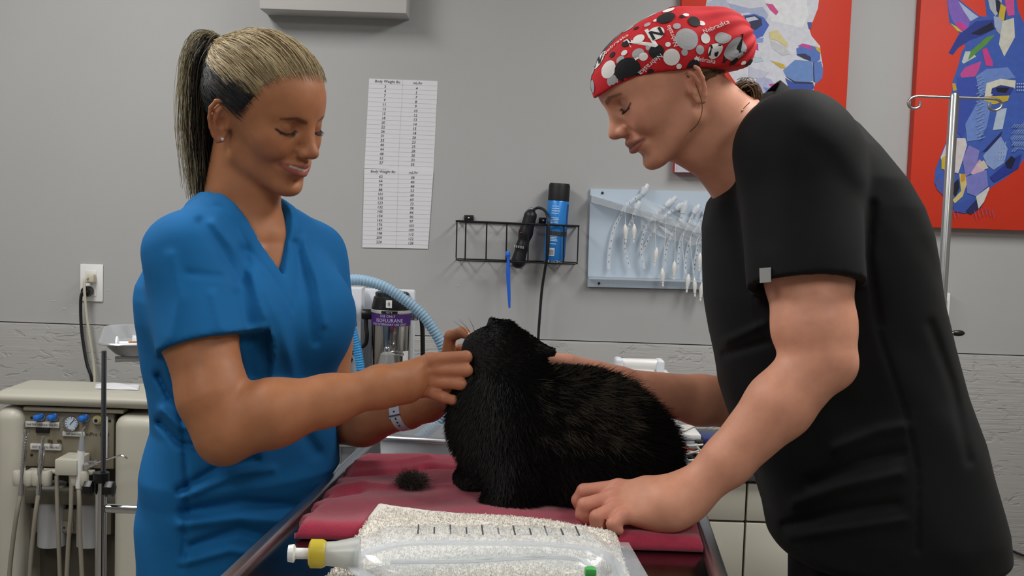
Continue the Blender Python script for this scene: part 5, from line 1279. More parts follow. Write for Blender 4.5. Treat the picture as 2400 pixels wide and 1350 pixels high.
ll = [(Z1([(300, -40), (330, -160), (360, -400), (420, -440), (500, -330), (540, -190), (700, -230), (850, -200), (900, -330), (980, -440), (1040, -400), (1060, -200), (1110, -60), (1095, 60), (1060, 150), (1030, 200), (1050, 260), (1110, 330), (1118, 400), (1130, 470), (1128, 560), (1075, 600), (1060, 660), (980, 700), (900, 760), (980, 1000), (900, 1400), (-60, 1400), (-60, 1150), (75, 1100), (330, 900), (520, 620), (300, 300), (240, 110), (290, 40)]), '#dfe1ec')]
ll += [(Z1(p), c) for p, c in [
    ([(300, 20), (420, -40), (480, 120), (420, 180), (330, 140), (280, 70)], '#c3cadf'), ([(700, -60), (1000, -80), (1030, 120), (980, 200), (760, 150)], '#eef0f4'), ([(400, 190), (440, 130), (470, 150), (468, 230), (440, 262), (405, 230)], '#3b63c4'),
    ([(440, 20), (600, 60), (700, 50), (740, 110), (720, 150), (600, 90), (500, 100)], '#aebbdc'), ([(525, 150), (560, 110), (640, 100), (705, 125), (745, 180), (700, 260), (610, 300), (540, 280), (520, 220)], '#4468c8'),
    ([(530, 165), (570, 120), (640, 108), (690, 135), (695, 180), (650, 215), (590, 222), (550, 200)], '#1d2350'), ([(575, 130), (640, 118), (670, 140), (620, 150), (590, 160)], '#cfd9f2'), ([(525, 240), (590, 285), (705, 270), (700, 305), (600, 312), (560, 300)], '#92a7de'),
    ([(540, 285), (580, 305), (665, 315), (668, 365), (630, 350), (600, 325), (560, 315)], '#d62e92'), ([(720, 25), (770, 30), (812, 85), (795, 110), (750, 70)], '#dd4a94'), ([(745, 230), (800, 215), (885, 320), (870, 340), (800, 290), (750, 280)], '#e2d69a'),
    ([(750, 290), (860, 340), (900, 390), (840, 400), (770, 350)], '#cfd2d6'), ([(610, 405), (690, 410), (705, 440), (640, 450)], '#bdd2dc'), ([(750, 432), (850, 462), (865, 490), (830, 490)], '#d9b93e'), ([(940, 350), (990, 318), (1060, 330), (1112, 370), (1110, 430), (1070, 455), (1010, 420), (945, 400)], '#5578c8'),
    ([(950, 330), (985, 312), (1040, 325), (1058, 360), (1000, 340)], '#cf3f9a'), ([(940, 390), (1000, 385), (1045, 410), (1045, 440), (990, 420)], '#232a55'), ([(845, 505), (930, 430), (1050, 440), (1062, 500), (1060, 580), (1000, 600), (920, 590), (870, 555)], '#6d93d2'),
    ([(1062, 450), (1118, 440), (1132, 500), (1128, 560), (1085, 600), (1064, 580)], '#5b7fcb'), ([(860, 560), (930, 600), (1060, 595), (1070, 630), (1030, 675), (950, 680), (890, 640)], '#3552ae'), ([(860, 545), (930, 585), (1060, 592), (1060, 604), (930, 600)], '#22264a'), ([(1060, 450), (1066, 450), (1072, 590), (1064, 590)], '#232a55'),
    ([(660, 540), (760, 570), (800, 640), (740, 690), (640, 640)], '#b9bfdf'), ([(740, 605), (830, 598), (842, 630), (770, 640)], '#cf3f9a'), ([(700, 625), (770, 640), (860, 655), (855, 695), (790, 690), (720, 660)], '#7c8ed2'), ([(1020, 160), (1050, 160), (1048, 205), (1030, 205)], '#4257a6'), ([(600, 480), (740, 520), (700, 560), (600, 560)], '#cdd0e4'), ([(1070, 330), (1112, 345), (1116, 385), (1085, 360)], '#d2b04a'),
    ([(80, 1150), (380, 1150), (330, 1240), (75, 1245)], '#cfd1dd')]]
canvas('llama_canvas', 'orange canvas painting of a white and blue llama face', (1602, -160), (1997, -160), (1984, 414), (1583, 408), ll)
def Z2(pts): return [(2080+x/2.411, y/2.411) for x, y in pts]
dk = [(Z2(p), c) for p, c in [
    ([(330, -60), (395, -10), (520, 90), (560, 95), (545, -60), (720, -60), (740, 60), (780, 150), (780, 880), (740, 950), (660, 1010), (580, 1060), (540, 1150), (480, 1210), (380, 1200), (330, 1120), (265, 1040), (270, 960), (300, 880), (345, 770), (360, 640), (365, 470), (400, 370), (420, 290), (440, 260), (400, 180), (350, 130)], '#3f62bd'),
    ([(335, -20), (400, 0), (470, 100), (455, 170), (410, 175), (370, 120), (350, 70)], '#8867c8'), ([(400, 5), (480, 70), (515, 95), (470, 120), (430, 60)], '#b9c6e6'), ([(380, 120), (430, 130), (455, 165), (410, 178)], '#d83c9e'), ([(355, 130), (390, 150), (425, 182), (395, 175)], '#d9c63c'),
    ([(345, 300), (400, 200), (500, 120), (600, 110), (610, 160), (540, 200), (460, 230), (400, 270), (370, 310)], '#2a3f9a'), ([(470, 190), (590, 125), (605, 165), (520, 200)], '#141a3c'), ([(420, 350), (440, 290), (480, 290), (500, 320), (430, 360)], '#c9d4cf'), ([(470, 290), (560, 210), (610, 195), (560, 250), (480, 320), (455, 340)], '#5d9a44'),
    ([(560, -40), (650, -40), (640, 60), (610, 90), (580, 50)], '#b9c0c6'), ([(610, 0), (630, 0), (670, 60), (665, 130), (640, 100), (615, 60)], '#1d2142'), ([(640, 20), (670, 40), (660, 110), (630, 190), (615, 170)], '#d8b93a'), ([(655, -30), (715, -30), (718, 85), (680, 90)], '#d8569e'), ([(600, 90), (640, 100), (660, 160), (640, 200), (605, 150)], '#a7b6d8'), ([(650, 120), (715, 100), (720, 210), (660, 320), (630, 250)], '#d9d8cc'),
    ([(535, 280), (560, 270), (595, 350), (595, 375), (555, 370)], '#d5418f'), ([(410, 420), (440, 380), (530, 345), (515, 400), (470, 470), (430, 470)], '#cf4f9c'), ([(365, 470), (385, 470), (392, 510), (370, 515)], '#d2a83a'), ([(395, 440), (520, 430), (500, 560), (450, 700), (420, 780), (390, 740), (400, 560)], '#3a52b4'),
    ([(500, 430), (560, 390), (680, 380), (725, 440), (600, 460), (560, 520), (520, 540)], '#6f8fd6'), ([(560, 470), (640, 445), (725, 455), (720, 500), (640, 490), (590, 540), (545, 570)], '#dcdccb'), ([(590, 500), (640, 480), (715, 495), (690, 540), (620, 545), (585, 530)], '#2a3f94'), ([(610, 495), (690, 495), (670, 525), (620, 520)], '#10142c'), ([(545, 545), (690, 540), (680, 570), (600, 590), (550, 575)], '#cbb23c'),
    ([(620, 620), (675, 610), (650, 730), (595, 735)], '#b9cbe0'), ([(440, 700), (520, 560), (590, 580), (560, 720), (520, 790), (450, 800)], '#7191d8'), ([(535, 860), (600, 790), (650, 740), (640, 770), (570, 850)], '#1d2560'), ([(540, 880), (640, 770), (680, 840), (660, 920), (600, 960), (560, 930)], '#8fa8dc'), ([(690, 780), (775, 680), (775, 850), (720, 840)], '#5b7cc8'),
    ([(300, 890), (345, 780), (440, 780), (450, 820), (420, 920), (400, 980), (320, 960)], '#dcd6d6'), ([(305, 895), (340, 870), (335, 960), (305, 955)], '#d2bb35'), ([(425, 900), (460, 820), (520, 850), (500, 960), (440, 1000)], '#8a85cc'), ([(470, 980), (520, 900), (560, 940), (520, 1010)], '#d9b6cc'), ([(505, 930), (545, 905), (570, 950), (540, 960)], '#d9d0c0'), ([(440, 1000), (560, 960), (570, 1050), (500, 1110), (450, 1090)], '#7f83cf'),
    ([(268, 1030), (300, 1000), (345, 1040), (350, 1120), (330, 1120), (280, 1070)], '#4f5fae'), ([(372, 1040), (400, 1010), (408, 1060), (385, 1110), (370, 1090)], '#15182c'), ([(405, 980), (440, 985), (448, 1040), (425, 1110), (380, 1150), (368, 1130), (415, 1080)], '#d9c98a'), ([(415, 985), (440, 980), (440, 1020), (412, 1030)], '#d29f32'), ([(370, 1160), (450, 1130), (540, 1100), (520, 1160), (440, 1205), (375, 1195)], '#3b57b0'), ([(440, 1195), (560, 1065), (575, 1075), (530, 1170), (470, 1212)], '#20295e'), ([(500, 1110), (575, 1055), (575, 1070), (545, 1140), (515, 1180)], '#d9dcda'),
    ([(580, 1000), (700, 900), (760, 870), (740, 950), (600, 1030)], '#27399a'), ([(665, 920), (700, 880), (725, 900), (700, 955), (675, 950)], '#121631')]]
for i, (px, py) in enumerate([(640+14*(k % 7), 800+22*(k//7)) for k in range(28)]):
    if px < 680: dk.append((Z2([(px, py), (px+4, py), (px-8, py+40), (px-12, py+40)]), '#a9bfe8'))
for k in range(24):
    a, b = 500+(k % 3)*9, 440+k*15; dk.append((Z2([(a, b), (a+34, b-14), (a+34, b-10), (a, b+5)]), '#93acdf'))
for k in range(26):
    a, b = 700+(k % 6)*13, 700+(k//6)*34; dk.append((Z2([(a, b+20), (a+20, b), (a+23, b+2), (a+3, b+23)]), '#8fa6dd'))
for k in range(12):
    a, b = 730+(k % 4)*12, 470+(k//4)*18; dk.append((Z2([(a, b), (a+6, b), (a+6, b+6), (a, b+6)]), '#d4def2'))
for k in range(14):
    a = 330+k*20; b = 1130+10*math.sin(k); dk.append((Z2([(a, b+50), (a+3, b+50), (a+14, b+95), (a+12, b+96)]), '#9a5aa0')) if a < 400 or a > 480 else None
canvas('donkey_canvas', 'orange canvas painting of a blue multicoloured donkey head', (2152, -160), (2560, -160), (2547, 541), (2143, 537), dk)
# white raceway box behind the drip stand and a cable low on the wall
rb = thing('wall_control', 'small white control box on the wall behind the drip stand', 'control box', P(2207, 720, WY))
mb = MB(); pxbox(mb, 2188, 686, 2226, 766, WY-.03, .03, .004); mb.build('case', m_wp, rb)
mb = MB(); pxbox(mb, 2194, 706, 2200, 750, WY-.032, .003, .0005); mb.build('slot', mat('slot_grey', '#6f7274', .5), rb)
mb = MB(); pxbox(mb, 2215, 704, 2220, 748, WY-.034, .005, .001); mb.build('cover_edge', mat('slot_grey2', '#9a9c9c', .5), rb)
wc = cord('wall_cable', 'dark cable drooping along the concrete wall beside the black scrub top', [P(2290, 1250, WY-.02), P(2335, 1276, WY-.02), P(2370, 1290, WY-.02), P(2400, 1302, WY-.02), P(2470, 1318, WY-.02), P(2560, 1330, WY-.02)], .0038, m_cb, None, 'cable')
# ---------------------------------------------------------------- anaesthesia machine behind the table
AY = 2.72
an = thing('anesthesia_machine', 'white anesthesia machine with steel vaporizer standing behind the table', 'anesthesia machine', (P(880, 1000, AY)[0], AY+.1, 0))
m_aw = mat('machine_white', '#cfd3da', .35)
def pb(nm, x0, y0, x1, y1, Y, dep, m, par, bev=.002): mb = MB(); pxbox(mb, x0, y0, x1, y1, Y, dep, bev); return mb.build(nm, m, par)
pb('side_panel', 778, 673, 845, 1010, AY-.02, .06, m_aw, an, .004)
pb('back_panel', 842, 677, 969, 1010, AY+.05, .03, m_aw, an, .006)
pb('flowmeter_block', 779, 680, 811, 900, AY-.045, .03, m_bk, an, .004)
pb('top_bracket', 930, 688, 958, 716, AY+.03, .02, m_bk, an)
pb('post_column', 790, 1045, 830, 1330, AY, .06, m_aw, an, .003); pb('column_edge', 786, 1045, 795, 1330, AY-.01, .012, mat('panel_edge', '#e3e6ea', .4), an)
pb('shelf_plate', 765, 1036, 856, 1049, AY-.06, .30, mat('plate_grey', '#a3a49f', .45), an, .003); pb('plate_end', 846, 1038, 862, 1050, AY-.064, .05, m_bk, an)
zc = P(810, 1330, AY)[2]; xc = P(810, 1330, AY)[0]
MB().box((xc, AY+.1, .32), (.06, .06, .58), None, .004).build('lower_column', m_aw, an)
for a in range(5):
    th = a*2*math.pi/5+.3; e = np.array([xc+.26*math.cos(th), AY+.12+.22*math.sin(th), .06]); MB().tube([np.array([xc, AY+.1, .09]), e], [.02, .014], 8).build('base_leg', m_aw, an); MB().lathe([(.024, -.012), (.026, 0), (.024, .012)], e-[0, 0, .033], (math.sin(th), math.cos(th), 0), 14).build('caster', m_bk, an)
VX, VR = P(917, 760, AY-.03), .0505
zt = lambda py: P(917, py, AY-.03)[2]-VX[2]
def lat(nm, prof, m): return MB().lathe([(r, zt(py)) for r, py in prof][::-1], VX, (0, 0, 1), 36).build(nm, m, an)
lat('control_dial', [(.039, 684), (.042, 686), (.042, 694), (.0455, 696), (.051, 722), (.050, 725)], m_bk)
lat('dial_ring', [(.050, 724), (.0515, 725), (.0515, 731), (.050, 732)], mat('ring_silver', '#c6c8c8', .4, .5))
lat('vaporizer_body', [(.050, 731), (.0502, 733), (.0502, 850), (.047, 857), (.042, 858)], mat('polished_steel', '#b5b2ae', .14, 1.0))
lat('vaporizer_foot', [(.044, 857), (.044, 905)], mat('foot_grey', '#8a8c90', .3, .8))
def wrap(nm, a0, a1, y0, y1, m, r):
    v = []; f = []; n = 16
    for i in range(n+1):
        th = a0+(a1-a0)*i/n; o = VX+r*np.array([math.sin(th), -math.cos(th), 0]); v += [o+[0, 0, zt(y1)], o+[0, 0, zt(y0)]]
    for i in range(n): f.append((2*i, 2*i+2, 2*i+3, 2*i+1))
    return MB().add(v, f).build(nm, m, an)
wrap('purple_label', -1.35, 1.35, 733, 760, mat('label_purple', '#43216b', .5), VR+.0003)
def wraptext(s, th0, py, h, m, nm, r=VR+.0009, sh=0.0):
    V, F = text_geo(s, h, 'CENTER', sh); V = [VX+r*np.array([math.sin(th0+q[0]/r), -math.cos(th0+q[0]/r), 0])+[0, 0, zt(py)+q[1]] for q in V]
    tag(link(nm, np_mesh(nm, V, F, False), m, an), kind='stuff')
m_lw = mat('label_print', '#c9bfd6', .6)
wraptext('USE ONLY', -.08, 740, .0085, m_lw, 'lettering'); wraptext('ISOFLURANE', 0, 751, .0125, m_lw, 'lettering'); wraptext('FOR VETERINARY USE ONLY', 0, 758.5, .0075, m_lw, 'lettering')
wrap('dial_window', -.18, .12, 700, 718, mat('white_label', '#e6e6e2', .5), .0500); wraptext('0', -.03, 713, .013, mat('label_black', '#1a1a1c', .6), 'lettering', .0508)
wrap('dial_plate', -.40, .40, 725, 732, m_bk, .0520); wraptext('Vol. %', 0, 730.5, .006, m_lw, 'lettering', .0524)
wrap('level_label', .75, 1.15, 818, 842, mat('white_label', '#e6e6e2', .5), VR+.0008)
K = P(907, 824, AY-.12)
MB().lathe([(.0075, 0), (.0075, .010), (.006, .012)], K, (0, 0, 1), 20).build('valve_knob', m_chrome, an)
MB().lathe([(.022, -.055), (.021, -.03), (.016, -.006), (.008, 0)], K, (0, 0, 1), 24).build('valve_dome', mat('dome_glass', '#c9c9c4', .08, alpha=.35), an)
MB().tube(catmull([K+[.008, 0, -.002], K+[.022, 0, .001], K+[.038, 0, -.003], K+[.038, 0, -.008], K+[.020, 0, -.008], K+[.008, 0, -.005]], 4), .0022, 8).build('valve_lever', m_chrome, an)
MB().lathe([(.030, -.075), (.030, -.055)], K, (0, 0, 1), 24).build('valve_seat', mat('foot_grey', '#8a8c90', .3, .8), an)
MB().box(K+[0, .04, -.065], (.03, .09, .015), None, .003).build('valve_arm', m_chrome, an)
MB().lathe([(.0125, 0), (.0135, .003), (.0135, .022), (.012, .025)], P(849, 736, AY-.03), (1, 0, 0), 18).build('inlet_fitting', m_bk, an)
MB().tube(catmull([P(858, 742, AY-.03), P(858, 765, AY-.035), P(860, 785, AY-.04), P(857, 805, AY-.04), P(845, 815, AY-.035), P(832, 820, AY-.02)], 8), .0052, 10).build('rubber_hose', m_bk, an)
pb('outlet_fitting', 961, 730, 980, 752, AY-.03, .03, m_chrome, an, .004)
MB().tube(catmull([P(975, 742, AY-.02), P(986, 745, AY-.02), P(990, 770, AY-.02), P(991, 830, AY-.02), P(992, 900, AY-.02)], 8), .0060, 10).build('rubber_hose', m_bk, an)
pb('flush_label', 807, 822, 832, 830, AY-.024, .004, m_bk, an, .0005)
o = P(809, 828.5, AY-.0255); tag(text_on([('Flush Valve', 0, 0, .0065, 'LEFT')], 'lettering', o, (1, 0, 0), (0, 0, 1), m_lw, an), kind='stuff')
MB().lathe([(.0095, 0), (.0095, .006), (.007, .008)], P(819, 842, AY-.02), (0, -1, 0), 6).build('hex_bolt', mat('dark_bolt', '#4a4d50', .35, .9), an)
def corrugated(nm, label, pts, r, m, pitch=.0075):
    c = catmull(pts, 24); L = np.concatenate([[0], np.cumsum(np.linalg.norm(np.diff(c, axis=0), axis=1))]); n = int(L[-1]/pitch)*4
    s = np.linspace(0, L[-1], n); q = np.stack([np.interp(s, L, c[:, i]) for i in range(3)], 1); rr = r*(1+.09*np.cos(2*math.pi*s/pitch))
    o = MB().tube(q, rr, 14).build(nm, m, None, ang=80); tag(o, label, 'hose', 'corrugated breathing hoses'); return o
corrugated('breathing_hose', 'pale blue corrugated breathing hose arching over the vaporizer', [P(700, 690, 2.5), P(745, 664, 2.5), P(790, 659, 2.5), P(845, 656, 2.5), P(900, 672, 2.5), P(950, 704, 2.5), P(990, 738, 2.5), P(1020, 780, 2.5), P(1040, 820, 2.5), P(1052, 870, 2.5), P(1050, 930, 2.5), P(1030, 985, 2.5), P(1000, 1012, 2.5), P(968, 1040, 2.5), P(930, 1090, 2.5), P(900, 1180, 2.52)], .0125, mat('hose_pale_blue', '#a9cbe2', .3, trans=.35, ior=1.2))
corrugated('breathing_hose', 'darker sky blue corrugated breathing hose hanging in front of the machine panel', [P(735, 662, 2.56), P(765, 672, 2.56), P(785, 692, 2.56), P(808, 730, 2.56), P(826, 775, 2.56), P(838, 820, 2.56), P(847, 880, 2.56), P(856, 950, 2.56), P(866, 1030, 2.56), P(868, 1080, 2.56), P(864, 1200, 2.56)], .0105, mat('hose_sky_blue', '#3f9fdf', .4), .0060)
# clear bin on the shelf beyond the table
bn = thing('clear_bin', 'clear plastic storage bin beyond the far end of the table', 'bin', P(980, 1080, 2.3))
m_bin = mat('clear_bin_plastic', '#b9bec4', .12, alpha=.45)
x0, x1 = P(895, 1060, 2.22)[0], P(1065, 1060, 2.22)[0]; zt_, zb_ = P(980, 1036, 2.22)[2], P(980, 1140, 2.22)[2]
MB().box2((x0, 2.22, zb_), (x1, 2.225, zt_), .001).build('bin_wall', m_bin, bn); MB().box2((x0, 2.42, zb_), (x1, 2.425, zt_), .001).build('bin_wall', m_bin, bn)
MB().box2((x0, 2.225, zb_), (x0+.005, 2.42, zt_), .001).build('bin_wall', m_bin, bn); MB().box2((x1-.005, 2.225, zb_), (x1, 2.42, zt_), .001).build('bin_wall', m_bin, bn)
MB().box2((x0, 2.22, zb_-.004), (x1, 2.425, zb_), .001).build('bin_floor', m_bin, bn)
MB().box2((x0-.004, 2.212, zt_-.005), (x1+.004, 2.222, zt_+.002), .002).build('bin_rim', mat('bin_rim', '#c9ccd2', .25), bn)
MB().box2((x0+.01, 2.24, zb_+.002), (x0+.10, 2.36, zt_-.02), .01).build('packet', mat('bin_packet', '#9a9ea3', .3), bn)
cz_ = zb_-.004
st = thing('side_cart', 'low grey cart beyond the table carrying the clear bin', 'cart', ((x0+x1)/2, 2.32, 0))
MB().box2((x0-.03, 2.20, cz_-.025), (x1+.03, 2.45, cz_-.001), .004).build('cart_top', mat('cart_grey', '#8e9296', .4), st)
for sx in (x0-.015, x1+.015):
    for sy in (2.215, 2.435): MB().tube([np.array([sx, sy, 0]), np.array([sx, sy, cz_-.02])], .012, 10).build('leg', m_steel, st)
# ---------------------------------------------------------------- dental unit
DY = 2.86
du = thing('dental_unit', 'cream dental scaler and polisher unit standing against the wall', 'dental unit', (P(190, 1000, DY)[0], DY+.18, 0))
m_du = mat('unit_cream', '#bcb9ab', .4); m_ol = mat('unit_olive_panel', '#7f7868', .45, noise=(30, .03))
zlow = P(200, 957, DY-.02)[2]
dx0, dx1 = P(-8, 1000, DY)[0], P(385, 1000, DY)[0]; ztop = P(200, 897, DY+.17)[2]; zfr = P(200, 962, DY)[2]
def soft(nm, fn, lo, hi, h, m, par): V, F = polygonize(fn, lo, hi, h, 1); return link(nm, np_mesh(nm, V, F), m, par)
def rbox(p, c, hs, r): q = np.abs(p-np.asarray(c, np.float32))-(np.asarray(hs, np.float32)-r); return np.sqrt((np.maximum(q, 0)**2).sum(1))+np.minimum(q.max(1), 0)-r
cx_, wx_ = (dx0+dx1)/2, (dx1-dx0)/2
def topf(p):
    d = rbox(p, (cx_, DY+.085, (zlow+ztop+.01)/2), (wx_, .108, (ztop+.01-zlow)/2), .022)
    sl = (p[:, 2]-(ztop+.002))+np.maximum(DY+.02-p[:, 1], 0)*.20; d = smax(d, sl*.98, .01)
    return d
soft('top_cover', topf, (dx0-.02, DY-.04, ztop-.10), (dx1+.02, DY+.24, ztop+.03), .0045, m_du, du)
for a, b in ((-8, 57), (270, 378)):
    xa, xb = P(a, 1100, DY)[0], P(b, 1100, DY)[0]; zt2 = P(200, 973, DY-.03)[2] if a > 0 else P(20, 958, DY-.03)[2]
    soft('side_column', lambda p: rbox(p, ((xa+xb)/2, DY+.10, zt2/2+.03), ((xb-xa)/2, .125, zt2/2-.03), .032), (xa-.01, DY-.06, .05), (xb+.01, DY+.26, zt2+.02), .006, m_du, du)
MB().box2((dx0+.02, DY+.10, .06), (dx1-.02, DY+.20, zlow-.004), .01).build('cabinet_body', mat('unit_dark_recess', '#5f5b50', .6), du)
pb('header_strip', 52, 957, 290, 967, DY-.008, .04, mat('unit_strip', '#8d8675', .45), du, .004)
pb('control_panel', 55, 965, 268, 1098, DY+.005, .03, m_ol, du, .003)
for i, (px, py) in enumerate([(97, 977), (129, 977), (202, 979)]):
    MB().lathe([(.011, 0), (.011, .004)], P(px, py, DY+.004), (0, -1, 0), 16).build('knob_nut', m_chrome, du)
    MB().lathe([(.0085, .003), (.0095, .006), (.0085, .022), (.006, .024)], P(px, py, DY+.004), (-.35, -1, 0), 16).build('valve_knob', mat('knob_blue', '#2a6fc9', .35), du)
MB().lathe([(.0205, 0), (.0205, .012), (.0185, .014)], P(167, 992, DY+.004), (0, -1, 0), 32).build('gauge_bezel', m_chrome, du)
MB().lathe([(.0172, .0), (.0172, .0002)], P(167, 992, DY-.0103), (0, -1, 0), 28).build('gauge_face', mat('gauge_face', '#b8c6d6', .3), du)
for k in range(11):
    a = math.radians(225-27*k); q = P(167, 992, DY-.0110)+.0145*np.array([math.cos(a), 0, math.sin(a)]); MB().box(q, (.0012, .0004, .004), np.array([[math.sin(a), 0, math.cos(a)], [0, 1, 0], [-math.cos(a), 0, math.sin(a)]]), 0).build('gauge_tick', mat('label_black', '#1a1a1c', .6), du)
MB().box(P(169, 989, DY-.0112), (.0016, .0006, .020), R_ypr(0, 40, 0), 0).build('gauge_needle', mat('label_black', '#1a1a1c', .6), du)
MB().lathe([(.013, 0), (.013, .003)], P(229, 984, DY+.004), (0, -1, 0), 24).build('dial_ring', mat('dial_yellow', '#c9b44a', .4), du)
MB().lathe([(.009, .002), (.009, .012)], P(229, 984, DY+.004), (0, -1, 0), 20).build('scaler_dial', mat('dial_silver', '#b9bcb6', .3, .5), du); MB().lathe([(.0045, .012), (.0045, .014)], P(229, 984, DY+.004), (0, -1, 0), 12).build('dial_cap', m_bk, du)
for px, py in [(74, 979), (74, 1066), (257, 986)]: MB().sphere(P(px, py, DY+.004), (.004, .002, .004), 10, 6).build('panel_screw', m_bk, du)
pb('rocker_switch', 83, 1003, 115, 1015, DY-.001, .008, m_bk, du, .001)
m_lb = mat('label_tape', '#c9c9c6', .5); m_lk = mat('label_black', '#1a1a1c', .6)
def lbl(x0, y0, x1, y1, txt, h, vert=False):
    pb('label_strip', x0, y0, x1, y1, DY-.001, .007, m_lb, du, .0004)
    if not vert: tag(text_on([(txt, 0, -h*.35, h, 'CENTER')], 'lettering', P((x0+x1)/2, (y0+y1)/2, DY-.0016), (1, 0, -.0), (0, 0, 1), m_lk, du), kind='stuff')
    else: tag(text_on([(txt, 0, -h*.35, h, 'CENTER')], 'lettering', P((x0+x1)/2, (y0+y1)/2, DY-.0016), (0, 0, 1), (-1, 0, 0), m_lk, du), kind='stuff')
lbl(59, 989, 139, 1002, 'WATER NEEDLE VALVES', .0080); lbl(146, 1012, 198, 1023, 'AIR GAUGE', .0080); lbl(70, 1041, 143, 1055, 'DRY AIR ADJ VALVES', .0078); lbl(241, 975, 252, 1075, 'INTENSITY CONTROL OF SCALER', .0068, True)
tag(text_on([('VetPro 1000', 0, 0, .014, 'LEFT')], 'lettering', P(194, 1021, DY+.0040), (1, 0, 0), (0, 0, 1), m_lk, du), kind='stuff')
for px in (121, 143): MB().lathe([(.0025, 0), (.0025, .010), (.005, .011), (.005, .015)], P(px, 1034, DY+.004), (0, -1, .2), 10).build('adjust_screw', mat('brass_dark', '#5b5038', .4, .7), du)
pb('holder_tray', 127, 1077, 180, 1116, DY-.09, .09, m_du, du, .004)
pb('holder_bar', 60, 1104, 215, 1112, DY-.05, .03, m_du, du, .003)
for px in (42, 68, 86, 110, 174, 196):
    MB().lathe([(.011, -.022), (.0135, -.016), (.0135, .012), (.011, .017)], P(px, 1118, DY-.07), (0, 0, 1), 18).build('handpiece_holder', m_du, du)
hp_t = mat('hose_grey', '#8e887b', .5)
def handpiece(label, body, tip, hose, prof, m):
    t = thing('handpiece', label, 'handpiece', P(*body, DY-.075), 'handpieces on the dental unit'); A = P(*body, DY-.075); B = P(*tip, DY-.075); ax = B-A; L = np.linalg.norm(ax); ax /= L
    MB().lathe([(r, h*L) for r, h in prof], A, ax, 18).build('grip', m, t); MB().tube(catmull([P(*q, DY-.075-(.01 if i else 0)) for i, q in enumerate(hose)], 8), .0058, 10).build('hose', hp_t, t); return t
t1 = handpiece('steel air syringe handpiece with a ribbed sleeve', (48, 1162), (62, 1005), [(48, 1160), (40, 1200), (30, 1270), (22, 1350), (16, 1480)], [(.006, 0), (.0068, .02), (.0060, .3), (.0075, .36), (.0062, .42), (.0058, .9), (.0080, .93), (.0070, 1)], m_chrome)
for k in range(14): MB().lathe([(.0068, 0), (.0068, .0022)], P(52+k*.7, 1100-k*6.2, DY-.075), (.05, 0, 1), 12).build('sleeve_ring', m_chrome, t1)
handpiece('steel polishing handpiece with stepped collar', (90, 1158), (101, 1023), [(90, 1158), (84, 1200), (76, 1270), (70, 1350), (66, 1480)], [(.0068, 0), (.0072, .1), (.006, .3), (.0085, .36), (.0085, .44), (.0055, .5), (.0085, .56), (.0080, .78), (.0040, .84), (.0045, .92), (.003, 1)], m_chrome)
t3 = handpiece('white scaler handpiece with grey tapered nose', (184, 1144), (193, 1018), [(184, 1144), (186, 1180), (188, 1260), (192, 1350), (196, 1480)], [(.0075, 0), (.0085, .06), (.0085, .25), (.0095, .35), (.0092, .70)], m_wp)
A = P(191, 1056, DY-.075); B = P(193, 1020, DY-.075); MB().tube([A, B], [.0092, .0055], 16).build('nose_cone', mat('nose_grey', '#8f9498', .4), t3); MB().tube(catmull([B, P(193, 1010, DY-.075), P(197, 1003, DY-.075), P(201, 1000, DY-.075)], 4), .0016, 8).build('scaler_tip', m_chrome, t3)
t4 = handpiece('angled steel syringe handpiece pointing sideways from its holder', (199, 1092), (226, 1084), [(168, 1110), (166, 1200), (160, 1280), (150, 1480)], [(.007, 0), (.010, .2), (.010, .6), (.007, 1)], m_chrome)
MB().tube(catmull([P(224, 1086, DY-.08), P(250, 1078, DY-.085), P(276, 1069, DY-.09), P(287, 1068, DY-.09), P(299, 1075, DY-.09)], 6), .0024, 8).build('nozzle', m_chrome, t4)
MB().tube(catmull([P(133, 1115, DY-.06), P(135, 1200, DY-.07), P(138, 1280, DY-.075), P(146, 1480, DY-.075)], 6), .0058, 10).build('spare_hose', hp_t, du)
pb('lower_panel', 60, 1192, 262, 1252, DY+.04, .04, mat('unit_lower', '#857f70', .5), du, .004); pb('panel_plate', 142, 1222, 172, 1247, DY+.036, .006, mat('unit_plate', '#968f80', .5), du, .001)
for px in (150, 163): MB().sphere(P(px, 1237, DY+.035), (.003, .002, .003), 8, 5).build('panel_screw', m_bk, du)
for px, lab in ((121, 'white water bottle under the polishing handpiece'), (212, 'white water bottle under the scaler handpiece')):
    bt = thing('water_bottle', lab, 'bottle', P(px, 1400, DY+.02), 'water bottles in the dental unit'); zz = P(px, 1252, DY+.05)[2]; bc = np.array([P(px, 1300, DY+.05)[0], DY+.052, 0]); zb2 = .60
    MB().lathe([(.036, zb2), (.038, zb2+.006), (.038, zz-.03), (.034, zz-.012), (.020, zz-.002), (.017, zz)], bc, (0, 0, 1), 28).build('bottle_body', mat('bottle_white', '#c9ccd0', .35, trans=.15), bt)
    MB().lathe([(.017, zz), (.017, zz+.012)], bc, (0, 0, 1), 20).build('bottle_neck', mat('bottle_white', '#c9ccd0', .35), bt)
MB().box2((dx0+.06, DY+.005, .56), (dx1-.09, DY+.10, .5995), .004).build('bottle_shelf', mat('unit_dark_recess', '#5f5b50', .6), du)
MB().box2((dx0+.03, DY+.0, .0), (dx1-.03, DY+.20, .08), .01).build('plinth', m_bk, du)
gz = thing('gauze_pad', 'folded white gauze pad on top of the dental unit', 'gauze', P(270, 912, DY+.1))
v = []; f = []; nx, ny = 16, 10
gA, gB, gC, gD = P(222, 917, DY+.06), P(325, 917, DY+.06), P(328, 908, DY+.14), P(224, 901, DY+.14)
